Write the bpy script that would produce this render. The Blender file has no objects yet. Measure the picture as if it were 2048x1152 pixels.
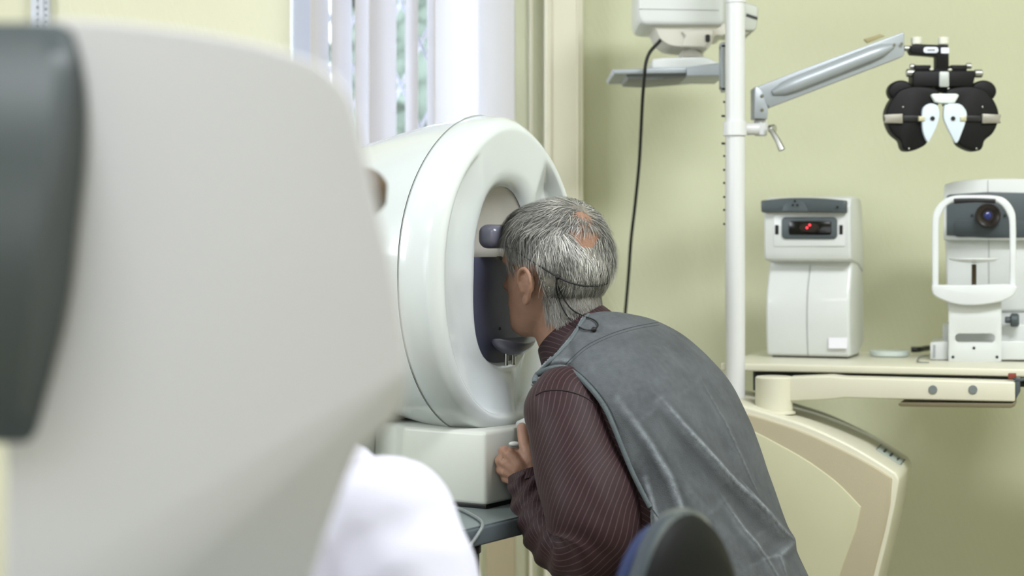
import bpy, bmesh, math, random
import numpy as np
from mathutils import Vector, Matrix, noise
from mathutils.bvhtree import BVHTree
random.seed(7)
PI = math.pi
SC = bpy.context.scene
C = bpy.context.collection
# ---------------------------------------------------------------- camera, world, lights
F, CX, HY, CH = 3500.0, 1024.0, 500.0, 1.15          # focal length in pixels, horizon, eye height
cam_d = bpy.data.cameras.new('camera'); cam = bpy.data.objects.new('camera', cam_d); C.objects.link(cam)
cam.location = (0, 0, CH); cam.rotation_euler = (PI/2, 0, 0)
cam_d.sensor_width = 36.0; cam_d.lens = 36.0*F/2048.0
cam_d.shift_y = -(576.0-HY)/2048.0
cam_d.dof.use_dof = True; cam_d.dof.focus_distance = 3.15; cam_d.dof.aperture_fstop = 3.3; cam_d.dof.aperture_blades = 0
cam_d.clip_start = 0.05
SC.camera = cam
SC.view_settings.view_transform = 'Standard'; SC.view_settings.look = 'None'
SC.view_settings.gamma = 1.0; SC.view_settings.exposure = 0.0
SC.view_settings.use_curve_mapping = False
w = bpy.data.worlds.new('world'); SC.world = w; w.use_nodes = True
bg = w.node_tree.nodes['Background']; bg.inputs[0].default_value = (0.86, 0.93, 1.0, 1); bg.inputs[1].default_value = 6.0
def area(name, loc, rot, sx, sy, power, col):
    d = bpy.data.lights.new(name, 'AREA'); d.shape = 'RECTANGLE'; d.size = sx; d.size_y = sy
    d.energy = power; d.color = col
    o = bpy.data.objects.new(name, d); C.objects.link(o); o.location = loc; o.rotation_euler = rot
    return o
# daylight of the window in the left wall, beside the camera; two ceiling lamps
area('window_daylight', (-2.50, 2.2, 1.95), (0, math.radians(-78), 0), 1.2, 1.5, 60, (0.86, 0.92, 1.0))
area('window_daylight_rear', (-0.9, -2.15, 1.75), (math.radians(90), 0, 0), 2.4, 1.5, 24, (0.88, 0.93, 1.0))
area('ceiling_lamp_front', (1.2, 1.9, 2.84), (math.radians(14), 0, 0), 1.2, 0.6, 92, (0.93, 0.96, 1.0))
area('ceiling_lamp_rear', (-0.6, 0.2, 2.84), (0, 0, 0), 1.2, 0.6, 24, (0.93, 0.96, 1.0))

# ---------------------------------------------------------------- helpers
def P(px, py, Y):
    return Vector(((px-CX)/F*Y, Y, CH-(py-HY)/F*Y))
def pix(p):
    return (CX+F*p[0]/p[1], HY-F*(p[2]-CH)/p[1])
EYE = Vector((0, 0, CH))
def ray(px, py):
    return Vector(((px-CX)/F, 1.0, -(py-HY)/F)).normalized()
def onplane(px, py, P0, N):
    d = ray(px, py); return EYE + d*((P0-EYE).dot(N)/d.dot(N))
def lin(c):
    r = []
    for v in c:
        v = v/255.0
        r.append(v/12.92 if v <= .04045 else ((v+.055)/1.055)**2.4)
    return (r[0], r[1], r[2], 1.0)
MATS = {}
def mat(name, col, rough=.5, metal=0, var=.04, scale=8, bump=0, bscale=60, coat=0, spec=.5, trans=0, ior=1.45, sheen=0, sss=0, emit=None, estr=0, distort=0):
    if name in MATS: return MATS[name]
    m = bpy.data.materials.new(name); m.use_nodes = True; nt = m.node_tree
    b = nt.nodes['Principled BSDF']
    b.inputs['Roughness'].default_value = rough; b.inputs['Metallic'].default_value = metal
    b.inputs['Coat Weight'].default_value = coat; b.inputs['Coat Roughness'].default_value = .06
    b.inputs['Specular IOR Level'].default_value = spec
    b.inputs['Transmission Weight'].default_value = trans; b.inputs['IOR'].default_value = ior
    b.inputs['Sheen Weight'].default_value = sheen
    if sss:
        b.inputs['Subsurface Weight'].default_value = sss; b.inputs['Subsurface Radius'].default_value = (.012, .005, .003)
        b.inputs['Subsurface Scale'].default_value = 1.0
    if emit:
        b.inputs['Emission Color'].default_value = lin(emit); b.inputs['Emission Strength'].default_value = estr
    tc = nt.nodes.new('ShaderNodeTexCoord')
    n = nt.nodes.new('ShaderNodeTexNoise'); n.inputs['Scale'].default_value = scale; n.inputs['Detail'].default_value = 4
    nt.links.new(tc.outputs['Object'], n.inputs['Vector'])
    cr = nt.nodes.new('ShaderNodeMapRange')
    cr.inputs['To Min'].default_value = 1-var*2; cr.inputs['To Max'].default_value = 1+var*2
    nt.links.new(n.outputs['Fac'], cr.inputs['Value'])
    mx = nt.nodes.new('ShaderNodeMix'); mx.data_type = 'RGBA'; mx.blend_type = 'MULTIPLY'; mx.inputs[0].default_value = 1
    mx.inputs[6].default_value = lin(col); nt.links.new(cr.outputs[0], mx.inputs[7])
    nt.links.new(mx.outputs[2], b.inputs['Base Color'])
    if bump:
        bn = nt.nodes.new('ShaderNodeTexNoise'); bn.inputs['Scale'].default_value = bscale; bn.inputs['Detail'].default_value = 3
        bn.inputs['Distortion'].default_value = distort
        nt.links.new(tc.outputs['Object'], bn.inputs['Vector'])
        bp = nt.nodes.new('ShaderNodeBump'); bp.inputs['Strength'].default_value = bump; bp.inputs['Distance'].default_value = .003
        nt.links.new(bn.outputs['Fac'], bp.inputs['Height']); nt.links.new(bp.outputs[0], b.inputs['Normal'])
    MATS[name] = m
    return m

def BM(): return bmesh.new()
def fin(bm, bevel=0, seg=3, ang=35):
    bmesh.ops.recalc_face_normals(bm, faces=bm.faces)
    if bevel:
        es = [e for e in bm.edges if len(e.link_faces) == 2 and e.calc_face_angle(0) > math.radians(ang)]
        if es: bmesh.ops.bevel(bm, geom=es, offset=bevel, segments=seg, profile=.5, affect='EDGES', clamp_overlap=True)
    return bm
def join(*bms):
    out = bmesh.new()
    for b in bms:
        me = bpy.data.meshes.new('tmp'); b.to_mesh(me); out.from_mesh(me); bpy.data.meshes.remove(me); b.free()
    return out
def obj(name, bm, m, parent=None, label=None, cat=None, group=None, kind=None, sharp=40, loc=None):
    me = bpy.data.meshes.new(name)
    bm.to_mesh(me); bm.free()
    o = bpy.data.objects.new(name, me); C.objects.link(o)
    if parent:
        o.parent = parent
        me.transform(WM(parent).inverted())
    elif loc is not None:
        me.transform(Matrix.Translation(-Vector(loc))); o.location = loc
    me.polygons.foreach_set('use_smooth', [True]*len(me.polygons))
    me.set_sharp_from_angle(angle=math.radians(sharp))
    if m: me.materials.append(m)
    if label: o['label'] = label
    if cat: o['category'] = cat
    if group: o['group'] = group
    if kind: o['kind'] = kind
    return o
def WM(o):
    M = Matrix.Translation(o.location) @ o.rotation_euler.to_matrix().to_4x4()
    return WM(o.parent) @ M if o.parent else M
def thing(name, label, cat, loc=(0, 0, 0), group=None, rz=0):
    o = bpy.data.objects.new(name, None); C.objects.link(o); o.location = loc; o.rotation_euler = (0, 0, rz)
    o.empty_display_size = .05
    o['label'] = label; o['category'] = cat
    if group: o['group'] = group
    return o
def struct(name, bm, m, parent=None):
    return obj(name, bm, m, parent, kind='structure' if not parent else None)
def box(c, hx, hy, hz, rz=0, bevel=0, seg=3):
    bm = BM(); bmesh.ops.create_cube(bm, size=2)
    M = Matrix.Translation(c) @ Matrix.Rotation(rz, 4, 'Z') @ Matrix.Diagonal((hx, hy, hz, 1))
    bmesh.ops.transform(bm, matrix=M, verts=bm.verts)
    return fin(bm, bevel, seg)
def boxax(c, u, v, n, a, b, d, bevel=0, seg=3):
    bm = BM(); bmesh.ops.create_cube(bm, size=2)
    M = Matrix.Translation(c) @ Matrix((Vector(u)*a, Vector(v)*b, Vector(n)*d)).transposed().to_4x4()
    bmesh.ops.transform(bm, matrix=M, verts=bm.verts)
    return fin(bm, bevel, seg)
def bb(x0, x1, y0, y1, z0, z1, bevel=0):
    return box(((x0+x1)/2, (y0+y1)/2, (z0+z1)/2), abs(x1-x0)/2, abs(y1-y0)/2, abs(z1-z0)/2, bevel=bevel)
def prism(pts, ext, bevel=0, seg=3, ang=35, back=None):
    bm = BM()
    a = [bm.verts.new(p) for p in pts]
    b = [bm.verts.new(q) for q in (back or [Vector(p)+Vector(ext) for p in pts])]
    bm.faces.new(a); bm.faces.new(b[::-1])
    n = len(a)
    for i in range(n): bm.faces.new((a[i], b[i], b[(i+1) % n], a[(i+1) % n]))
    return fin(bm, bevel, seg, ang)
def pp(poly, Y, depth, bevel=0, seg=3, ang=35):
    return prism([P(x, y, Y) for x, y in poly], (0, depth, 0), bevel, seg, ang)
def rrect(x0, y0, x1, y1, r, n=4):
    out = []
    for cx, cy, a0 in ((x1-r, y0+r, -90), (x1-r, y1-r, 0), (x0+r, y1-r, 90), (x0+r, y0+r, 180)):
        for k in range(n+1):
            a = math.radians(a0+90*k/n); out.append((cx+r*math.cos(a), cy+r*math.sin(a)))
    return out
def circ(cx, cy, rx, ry=None, n=24, a0=0, a1=360):
    ry = ry or rx
    k = n if a1-a0 >= 360 else n+1
    return [(cx+rx*math.cos(math.radians(a0+(a1-a0)*i/n)), cy+ry*math.sin(math.radians(a0+(a1-a0)*i/n))) for i in range(k)]
def spl(pts, n=8, closed=False):
    """Catmull-Rom through tuples/Vectors"""
    V = [np.array(p, float) for p in pts]; out = []; N = len(V)
    rng = range(N) if closed else range(N-1)
    for i in rng:
        p0 = V[(i-1) % N] if closed or i > 0 else V[0]
        p1 = V[i]; p2 = V[(i+1) % N]
        p3 = V[(i+2) % N] if closed or i+2 < N else V[-1]
        for k in range(n):
            t = k/n
            out.append(.5*((2*p1)+(-p0+p2)*t+(2*p0-5*p1+4*p2-p3)*t*t+(-p0+3*p1-3*p2+p3)*t**3))
    if not closed: out.append(V[-1])
    return [tuple(o) for o in out]
def frame(t, up=Vector((0, 0, 1))):
    t = Vector(t).normalized(); s = t.cross(up)
    if s.length < 1e-4: s = t.cross(Vector((1, 0, 0)))
    s.normalize(); return s, s.cross(t).normalized()
def tube(pts, r, n=10, closed=False, caps=True, flat=1.0, uv=False, disp=None):
    pts = [Vector(p) for p in pts]; N = len(pts)
    rs = r if isinstance(r, (list, tuple)) else [r]*N
    bm = BM(); rings = []
    tang = []
    for i in range(N):
        a = pts[(i-1) % N] if closed or i > 0 else pts[i]
        b = pts[(i+1) % N] if closed or i < N-1 else pts[i]
        tang.append((b-a).normalized())
    s, u = frame(tang[0]); L = 0; us = []
    for i in range(N):
        t = tang[i]
        s = (s - t*s.dot(t)).normalized(); u = s.cross(t).normalized()
        if i: L += (pts[i]-pts[i-1]).length
        us.append(L)
        ring = []
        for k in range(n):
            a = 2*PI*k/n
            d = s*math.cos(a)+u*math.sin(a)*flat
            rr = rs[i]
            if disp: rr += disp(pts[i]+d*rr, a, L)
            ring.append(bm.verts.new(pts[i]+d*rr))
        rings.append(ring)
    uvl = bm.loops.layers.uv.new('UVMap') if uv else None
    rng = N if closed else N-1
    for i in range(rng):
        A = rings[i]; B = rings[(i+1) % N]
        for k in range(n):
            f = bm.faces.new((A[k], A[(k+1) % n], B[(k+1) % n], B[k]))
            if uv:
                rm = .07
                for l, (kk, ii) in zip(f.loops, ((k, i), (k+1, i), (k+1, i+1), (k, i+1))):
                    l[uvl].uv = (2*PI*kk/n*rm, us[min(ii, N-1)])
    if caps and not closed:
        bm.faces.new(rings[0]); bm.faces.new(rings[-1][::-1])
    bmesh.ops.recalc_face_normals(bm, faces=bm.faces)
    return bm
def lathe(prof, o, axis=(0, 0, 1), n=32, close=True):
    bm = BM(); axis = Vector(axis).normalized(); s, u = frame(axis, Vector((0, 0, 1)) if abs(axis.z) < .9 else Vector((0, 1, 0)))
    o = Vector(o); rings = []
    for r, h in prof:
        if r < 1e-6: rings.append([bm.verts.new(o+axis*h)])
        else: rings.append([bm.verts.new(o+axis*h+(s*math.cos(2*PI*k/n)+u*math.sin(2*PI*k/n))*r) for k in range(n)])
    for A, B in zip(rings, rings[1:]):
        for k in range(n):
            if len(A) == 1 and len(B) == 1: continue
            if len(A) == 1: bm.faces.new((A[0], B[k], B[(k+1) % n]))
            elif len(B) == 1: bm.faces.new((A[k], A[(k+1) % n], B[0]))
            else: bm.faces.new((A[k], A[(k+1) % n], B[(k+1) % n], B[k]))
    if close:
        for R in (rings[0], rings[-1]):
            if len(R) > 1: bm.faces.new(R)
    bmesh.ops.recalc_face_normals(bm, faces=bm.faces)
    return bm
def cyl(o, axis, r, h, n=20, bevel=None):
    b = bevel if bevel is not None else min(r, abs(h))*.18
    return lathe([(0, 0), (r-b, 0), (r, b), (r, h-b), (r-b, h), (0, h)], o, axis, n)
def loft(rings, caps=True, uv=False, closed_ring=True):
    bm = BM(); R = [[bm.verts.new(p) for p in r] for r in rings]; n = len(R[0])
    for A, B in zip(R, R[1:]):
        for k in range(n if closed_ring else n-1):
            bm.faces.new((A[k], A[(k+1) % n], B[(k+1) % n], B[k]))
    if caps and closed_ring: bm.faces.new(R[0]); bm.faces.new(R[-1][::-1])
    bmesh.ops.recalc_face_normals(bm, faces=bm.faces)
    return bm
def holed(outer, inner, ext, bevel=0):
    """prism of two equal-length loops (outer, hole)"""
    bm = BM(); e = Vector(ext); n = len(outer)
    a = [bm.verts.new(p) for p in outer]; b = [bm.verts.new(p) for p in inner]
    a2 = [bm.verts.new(Vector(p)+e) for p in outer]; b2 = [bm.verts.new(Vector(p)+e) for p in inner]
    for i in range(n):
        j = (i+1) % n
        bm.faces.new((a[i], a[j], b[j], b[i])); bm.faces.new((a2[i], b2[i], b2[j], a2[j]))
        bm.faces.new((a[i], a2[i], a2[j], a[j])); bm.faces.new((b[i], b[j], b2[j], b2[i]))
    return fin(bm, bevel, 2)
def blob(c, rx, ry, rz, M=None, n=16):
    bm = BM(); bmesh.ops.create_uvsphere(bm, u_segments=n*2, v_segments=n, radius=1)
    T = Matrix.Translation(c) @ (M.to_4x4() if M else Matrix.Identity(4)) @ Matrix.Diagonal((rx, ry, rz, 1))
    bmesh.ops.transform(bm, matrix=T, verts=bm.verts); return bm
def remesh(bm, voxel, smooth=2):
    me = bpy.data.meshes.new('tmp'); bm.to_mesh(me); bm.free()
    o = bpy.data.objects.new('tmp', me); C.objects.link(o)
    md = o.modifiers.new('r', 'REMESH'); md.mode = 'VOXEL'; md.voxel_size = voxel
    if smooth:
        s = o.modifiers.new('s', 'SMOOTH'); s.factor = .5; s.iterations = smooth
    dg = bpy.context.evaluated_depsgraph_get(); dg.update()
    ev = o.evaluated_get(dg); m2 = bpy.data.meshes.new_from_object(ev)
    out = bmesh.new(); out.from_mesh(m2)
    bpy.data.objects.remove(o); bpy.data.meshes.remove(me); bpy.data.meshes.remove(m2)
    return out
def textmesh(s, size, loc, ux, uz, depth=.0004, name='lettering', m=None, parent=None):
    cu = bpy.data.curves.new('t', 'FONT'); cu.body = s; cu.size = size; cu.extrude = depth; cu.align_x = 'CENTER'; cu.align_y = 'CENTER'
    o = bpy.data.objects.new('t', cu); C.objects.link(o)
    dg = bpy.context.evaluated_depsgraph_get(); dg.update()
    me = bpy.data.meshes.new_from_object(o.evaluated_get(dg)); bpy.data.objects.remove(o)
    bm = bmesh.new(); bm.from_mesh(me); bpy.data.meshes.remove(me)
    ux = Vector(ux).normalized(); uz = Vector(uz).normalized(); n = ux.cross(uz)
    M = Matrix((ux, uz, n)).transposed().to_4x4(); M.translation = loc
    bmesh.ops.transform(bm, matrix=M, verts=bm.verts)
    return bm

# ---------------------------------------------------------------- materials
M_WHITE = mat('instrument_white', (208, 211, 210), .32, var=.015, coat=.25)
M_GLOSS = mat('perimeter_white', (206, 211, 212), .22, var=.01, coat=.7)
M_PAINT = mat('painted_cream', (222, 218, 198), .45, var=.02)
M_CREAM = mat('cream_metal', (214, 211, 192), .42, var=.02, coat=.15)
M_POLE = mat('pole_white', (214, 215, 216), .35, var=.01)
M_BEIGE = mat('beige_panel', (178, 168, 142), .55, var=.03, bump=.1, bscale=300)
M_PALE = mat('pale_panel', (198, 196, 166), .5, var=.02)
M_DGREY = mat('dark_grey_plastic', (72, 80, 84), .42, var=.03)
M_GREY = mat('grey_painted_metal', (160, 166, 172), .38, metal=.25, var=.02)
M_BLACK = mat('black_plastic', (20, 20, 21), .38, var=.1)
M_MBLACK = mat('matt_black_metal', (12, 12, 12), .5, var=.1, bump=.05, spec=.25)
M_CHROME = mat('chrome', (190, 190, 186), .18, metal=1, var=.03)
M_STEEL = mat('brushed_steel', (165, 165, 160), .35, metal=.8, var=.08, scale=60)
M_SLATE = mat('slate_blue_plastic', (70, 72, 92), .5, var=.03)
M_CUSH = mat('lilac_grey_cushion', (98, 98, 112), .3, var=.03, coat=.3)
M_GLASS = mat('clear_glass', (235, 245, 240), .05, var=0)
M_GLASS.node_tree.nodes['Principled BSDF'].inputs['Alpha'].default_value = .42
M_RUB = mat('black_cable', (22, 22, 20), .45, var=.05)
M_GCAB = mat('grey_cable', (120, 126, 126), .5, var=.05)

def wall_mat(name, col, bump=.35):
    m = mat(name, col, .75, var=.02, scale=3)
    nt = m.node_tree; b = nt.nodes['Principled BSDF']
    tc = nt.nodes.new('ShaderNodeTexCoord')
    mp = nt.nodes.new('ShaderNodeMapping'); mp.inputs['Scale'].default_value = (1, 1, .35)
    nt.links.new(tc.outputs['Object'], mp.inputs[0])
    wv = nt.nodes.new('ShaderNodeTexWave'); wv.wave_type = 'BANDS'; wv.bands_direction = 'DIAGONAL'
    wv.inputs['Scale'].default_value = 38; wv.inputs['Distortion'].default_value = 9; wv.inputs['Detail'].default_value = 2; wv.inputs['Detail Scale'].default_value = .6
    nt.links.new(mp.outputs[0], wv.inputs[0])
    n = nt.nodes.new('ShaderNodeTexNoise'); n.inputs['Scale'].default_value = 4
    nt.links.new(tc.outputs['Object'], n.inputs[0])
    ml = nt.nodes.new('ShaderNodeMath'); ml.operation = 'MULTIPLY'
    nt.links.new(wv.outputs['Fac'], ml.inputs[0]); nt.links.new(n.outputs['Fac'], ml.inputs[1])
    bp = nt.nodes.new('ShaderNodeBump'); bp.inputs['Strength'].default_value = bump; bp.inputs['Distance'].default_value = .002
    nt.links.new(ml.outputs[0], bp.inputs['Height']); nt.links.new(bp.outputs[0], b.inputs['Normal'])
    return m
M_WALL = wall_mat('green_wallpaper', (208, 209, 180))
M_WALLY = wall_mat('yellow_wallpaper', (236, 234, 210))
M_CEIL = mat('ceiling_white', (225, 225, 220), .8, var=.01)
M_FLOOR = mat('grey_linoleum', (150, 142, 122), .4, var=.06, scale=12)
M_FRAME = mat('window_frame_white', (215, 220, 235), .4, var=.01)

# ---------------------------------------------------------------- room shell
XL, XR, YB, YF, ZT = -2.6, 2.3, 4.7, -2.2, 2.9
WX0, WX1, WZ0, WZ1 = (580-CX)/F*YB, (1030-CX)/F*YB, 1.02, 2.35
struct('floor', bb(XL, XR, YF, YB, -.05, 0), M_FLOOR)
struct('ceiling', bb(XL, XR, YF, YB, ZT, ZT+.05), M_CEIL)
struct('wall_left', bb(XL-.1, XL, YF, YB, 0, ZT), M_WALLY)
struct('wall_right', bb(XR, XR+.1, YF, YB, 0, ZT), M_WALL)
struct('wall_front', bb(XL, XR, YF-.1, YF, 0, ZT), M_WALL)
# back wall: the pale yellow stretch left of the window, the window bay and the green stretch right of it
struct('wall_back_left', bb(XL, WX0, YB, YB+.2, 0, ZT), M_WALLY)
struct('wall_back', join(bb(WX0, WX1, YB, YB+.2, 0, WZ0), bb(WX0, WX1, YB, YB+.2, WZ1, ZT), bb(WX1, XR, YB, YB+.2, 0, ZT)), M_WALL)
xt0, xt1 = (1089-CX)/F*4.62, (1167-CX)/F*4.62
struct('trim_1', join(bb(xt0, xt1, 4.62, YB, 0, ZT, .006), bb(xt0+.012, xt0+.018, 4.614, 4.63, 0, ZT, .002), bb(xt1-.018, xt1-.012, 4.614, 4.63, 0, ZT, .002)), M_PAINT)
struct('trim_2', lathe([(.0045, 0), (.0045, ZT)], ((1062-CX)/F*4.68, 4.675, 0), n=12), M_PAINT)
xa, xb = (972-CX)/F*4.66, (1031-CX)/F*4.66
struct('trim_3', bb(xa, xb, 4.655, YB, 0, WZ0-.03, .004), mat('tan_board', (172, 160, 132), .6))
struct('baseboard_back', bb(xt1, XR, 4.68, YB, 0, .08, .004), M_PAINT)
# window: sill, frame, sash stile, pane, outside grille
win = bpy.data.objects.new('window_1', None); C.objects.link(win); win.location = ((WX0+WX1)/2, YB, WZ0); win['kind'] = 'structure'
def wx(px, Y=YB): return (px-CX)/F*Y
obj('window_sill', bb(WX0-.02, WX1+.02, 4.60, YB+.16, WZ0-.03, WZ0, .005), M_FRAME, win)
obj('window_frame', join(bb(WX0, wx(592, 4.8), 4.76, 4.83, WZ0, WZ1, .004), bb(WX1-.04, WX1, 4.76, 4.83, WZ0, WZ1, .004), bb(WX0, WX1, 4.76, 4.83, WZ1-.05, WZ1, .004),
    bb(WX0, WX1, 4.76, 4.83, WZ0, WZ0+.05, .004)), M_FRAME, win)
obj('sash', join(bb(wx(736, 4.8), wx(792, 4.8), 4.775, 4.82, WZ0+.05, WZ1-.05, .006)), M_FRAME, win)
obj('pane', bb(WX0+.01, WX1-.01, 4.795, 4.799, WZ0+.04, WZ1-.04), mat('window_glass', (240, 245, 250), .02, var=0, trans=1, ior=1.02), win)
gb = []
M_GRILLE = mat('grille_paint', (205, 200, 205), .5)
for k in range(-4, 14):
    for s in (1, -1):
        x0 = WX0-.1+k*.11
        gb.append(tube([(x0, 4.90+.008*s, WZ0), (x0+s*.62, 4.90+.008*s, WZ1)], .006, 6))
obj('grille', join(*gb), M_GRILLE, win)

# blinds : vertical slats hung from a headrail
M_SLAT = bpy.data.materials.new('blind_fabric'); M_SLAT.use_nodes = True
nt = M_SLAT.node_tree; b = nt.nodes['Principled BSDF']; b.inputs['Base Color'].default_value = lin((232, 230, 230)); b.inputs['Roughness'].default_value = .8
tl = nt.nodes.new('ShaderNodeBsdfTranslucent'); tl.inputs[0].default_value = lin((240, 238, 240))
ms = nt.nodes.new('ShaderNodeMixShader'); ms.inputs[0].default_value = .6
wn = nt.nodes.new('ShaderNodeTexNoise'); wn.inputs['Scale'].default_value = 400
bp = nt.nodes.new('ShaderNodeBump'); bp.inputs['Strength'].default_value = .1; nt.links.new(wn.outputs['Fac'], bp.inputs['Height']); nt.links.new(bp.outputs[0], b.inputs['Normal'])
nt.links.new(b.outputs[0], ms.inputs[1]); nt.links.new(tl.outputs[0], ms.inputs[2]); nt.links.new(ms.outputs[0], nt.nodes['Material Output'].inputs[0])
obj('casing', bb(wx(588, 4.69), wx(627, 4.69), 4.685, 4.72, WZ0, WZ1, .004), mat('casing_bluewhite', (214, 220, 242), .4), win)
bl = thing('vertical_blind', 'white vertical slat blind hanging in front of the window', 'blind', (wx(800), 4.63, 2.30))
obj('headrail', bb(wx(600, 4.6), wx(1032, 4.6), 4.60, 4.66, 2.28, 2.33, .004), M_FRAME, bl)
YS = 4.63
for i, (a, c_, sg) in enumerate([(626, 653, 1), (667, 700, 1), (714, 736, 1), (741, 790, 1), (808, 838, -1), (852, 872, -1), (871, 957, 1), (957, 1029, -1)]):
    cx = (a+c_)/2; hw = (c_-a)/2/F*YS; W = .060
    th = math.acos(min(1, hw/W))*sg
    off = .012 if i in (6,) else 0
    obj('slat', box((wx(cx, YS), YS-off, 1.66), W, .0006, .62, rz=th), M_SLAT, bl)
# outside
M_LEAF = mat('foliage', (104, 113, 103), .8, var=.12, scale=20)
def shrub(x, y, z, r, label):
    t = thing('tree', label, 'tree', (x, y, 0), 'trees outside the window')
    obj('trunk', tube([(x, y, 0), (x+.05, y, z*.5), (x, y, z)], [.09, .08, .05], 8), mat('bark', (90, 80, 70), .9), t)
    bm = blob((x, y, z), r*.85, r*.85, r*2.2, n=10)
    for k in range(900):
        d = Vector((random.gauss(0, 1), random.gauss(0, 1), random.gauss(0, 1))).normalized()*r*random.uniform(.5, 1)
        c = Vector((x, y, z))+Vector((d.x, d.y, d.z*2.6)); s = random.uniform(.06, .12)
        a, b_ = frame(Vector((random.gauss(0, 1), random.gauss(0, 1), random.gauss(0, 1))))
        vs = [bm.verts.new(c+a*s), bm.verts.new(c+b_*s*.6), bm.verts.new(c-a*s), bm.verts.new(c-b_*s*.6)]; bm.faces.new(vs)
    obj('crown', bm, M_LEAF, t, kind='stuff')
shrub(-.56, 9.6, 2.0, .42, 'green tree behind the narrow gaps of the blind')
bd = thing('outside_building', 'pale grey building seen through the blind gaps', 'building', (-1, 14, 0))
obj('facade', bb(-4, 3.5, 14, 15, 0, 3.6), mat('facade_grey', (172, 174, 172), .8, var=.08), bd)
obj('roof', bb(-4.1, 3.6, 13.9, 15.1, 3.6, 3.75), mat('facade_roof', (110, 104, 100), .8), bd)
for k in range(6):
    obj('window', bb(-3.4+k*1.1, -2.8+k*1.1, 13.97, 14.02, 1.6, 2.6), mat('far_glass', (120, 130, 145), .2), bd)

# measuring rail on the left wall
rl = thing('height_scale', 'white vertical measuring scale with printed digits on the wall', 'scale', P(82, 20, 4.68))
Yr = 4.665
obj('rail', join(bb(wx(61, Yr), wx(96, Yr), Yr, YB, 1.1, 2.3, .002), bb(wx(79, Yr), wx(88, Yr), Yr-.006, Yr, 1.1, 2.3, .002)), M_FRAME, rl)
M_INK = mat('dark_ink', (50, 52, 58), .6)
tx = []
for k in range(14):
    z = 1.1+CH-1.15+.75-.0178*k-.0
    tx.append(textmesh('789701234567890'[k], .011, (wx(75, Yr), Yr-.0008, P(75, 2+k*13.5, Yr).z), (1, 0, 0), (0, 0, 1)))
    tx.append(textmesh('689423571086923'[k], .011, (wx(92, Yr), Yr-.0008, P(92, 5+k*13.5, Yr).z), (1, 0, 0), (0, 0, 1)))
obj('digits', join(*tx), M_INK, rl)

# ---------------------------------------------------------------- refraction unit (right)
RU = math.radians(-18)
U = Vector((math.cos(RU), math.sin(RU), 0)); V = Vector((-math.sin(RU), math.cos(RU), 0)); Z = Vector((0, 0, 1)); NV = -V
unit = thing('refraction_unit_console', 'beige curved console of an eye examination unit behind the grey vest', 'console', P(1640, 1500, 3.9))
P0c = P(1790, 950, 3.70)
def pl(poly, P0, dep, bevel=0, off=0, seg=3, ang=35):
    q = P0-V*off
    return prism([onplane(x, y, q, NV) for x, y in poly], V*dep, bevel, seg, ang)
front_top = spl([(1380, 800), (1440, 802), (1500, 815), (1560, 833), (1620, 853), (1690, 885), (1745, 916), (1792, 946)], 5)
body = front_top+[(1799, 960), (1788, 1020), (1775, 1080), (1752, 1170), (1700, 1380), (1640, 1600), (1420, 1600), (1380, 1300)]
obj('console_body', pl(body, P0c, .30, .006, 0), M_CREAM, unit)
rim = spl([(1385, 818), (1440, 818), (1500, 830), (1560, 848), (1620, 870), (1690, 903), (1745, 932), (1784, 957)], 5)+[(1780, 1010), (1770, 1060), (1742, 1170), (1690, 1380), (1630, 1590), (1425, 1590), (1390, 1300)]
obj('side_panel', pl(rim, P0c, .012, .003, .008), M_BEIGE, unit)
inl = spl([(1395, 840), (1440, 842), (1500, 860), (1560, 890), (1620, 925), (1675, 966), (1722, 1014)], 5)+[(1712, 1060), (1690, 1120), (1665, 1190), (1610, 1380), (1560, 1580), (1430, 1580), (1400, 1300)]
obj('inlay_panel', pl(inl, P0c, .012, .002, .011), M_PALE, unit, label='pale green inner panel')
# keypad on the sloping top
KA = onplane(1738, 912, P0c, NV)+V*.10; KB = onplane(1790, 945, P0c, NV)+V*.10
def keyp(t, v): return KA.lerp(KB, t)+V*v
kd = (KB-KA).normalized(); kn = kd.cross(V).normalized()
if kn.z < 0: kn = -kn
kp = prism([keyp(0, .02)+kn*.001, keyp(1, .02)+kn*.001, keyp(1, .12)+kn*.001, keyp(0, .12)+kn*.001], kn*.0012)
kpo = obj('keypad', kp, mat('keypad_grey', (176, 186, 178), .5), unit)
ks = []
for t in (.02, .98): ks.append(boxax(keyp(t, .07)+kn*.0028, kd, V, kn, .0008, .05, .0003))
for t0, n_ in ((.25, 2), (.5, 2), (.76, 1)):
    for q in range(2):
        ks.append(boxax(keyp(t0+.04*q, .07)+kn*.0028, kd, V, kn, .0012, .028 if n_ == 2 else .006+.02*q, .0003))
obj('symbols', join(*ks), M_INK, kpo)

pole = thing('instrument_pole', 'white vertical pole standing on the console', 'pole', P(1471, 812, 3.95))
pb = P(1471, 812, 3.95)
obj('tube', lathe([(.0215, 0), (.0215, 1.6)], pb, n=32), M_POLE, pole)
obj('collar', lathe([(.024, .0), (.027, .004), (.027, .01), (.024, .014)], pb, n=32), M_POLE, pole)
obj('cap_ring', lathe([(.0235, 0), (.0235, .03)], (pb.x, pb.y, P(0, 6, 3.95).z), n=32), M_POLE, pole)
for k, y in enumerate([92, 178, 204, 232, 258, 287, 312, 340, 366, 394, 420, 448]):
    c = P(1450, y, 3.97)
    obj('screw', cyl(c, (-1, -.2, 0), .0025, .004 if k not in (0, 1, 3, 5) else .008, 8), M_BLACK, pole)
obj('rear_channel', bb(P(1452, 0, 3.97).x, P(1466, 0, 3.97).x, 3.965, 3.99, .80, 2.1, .002), M_CREAM, pole)

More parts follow.
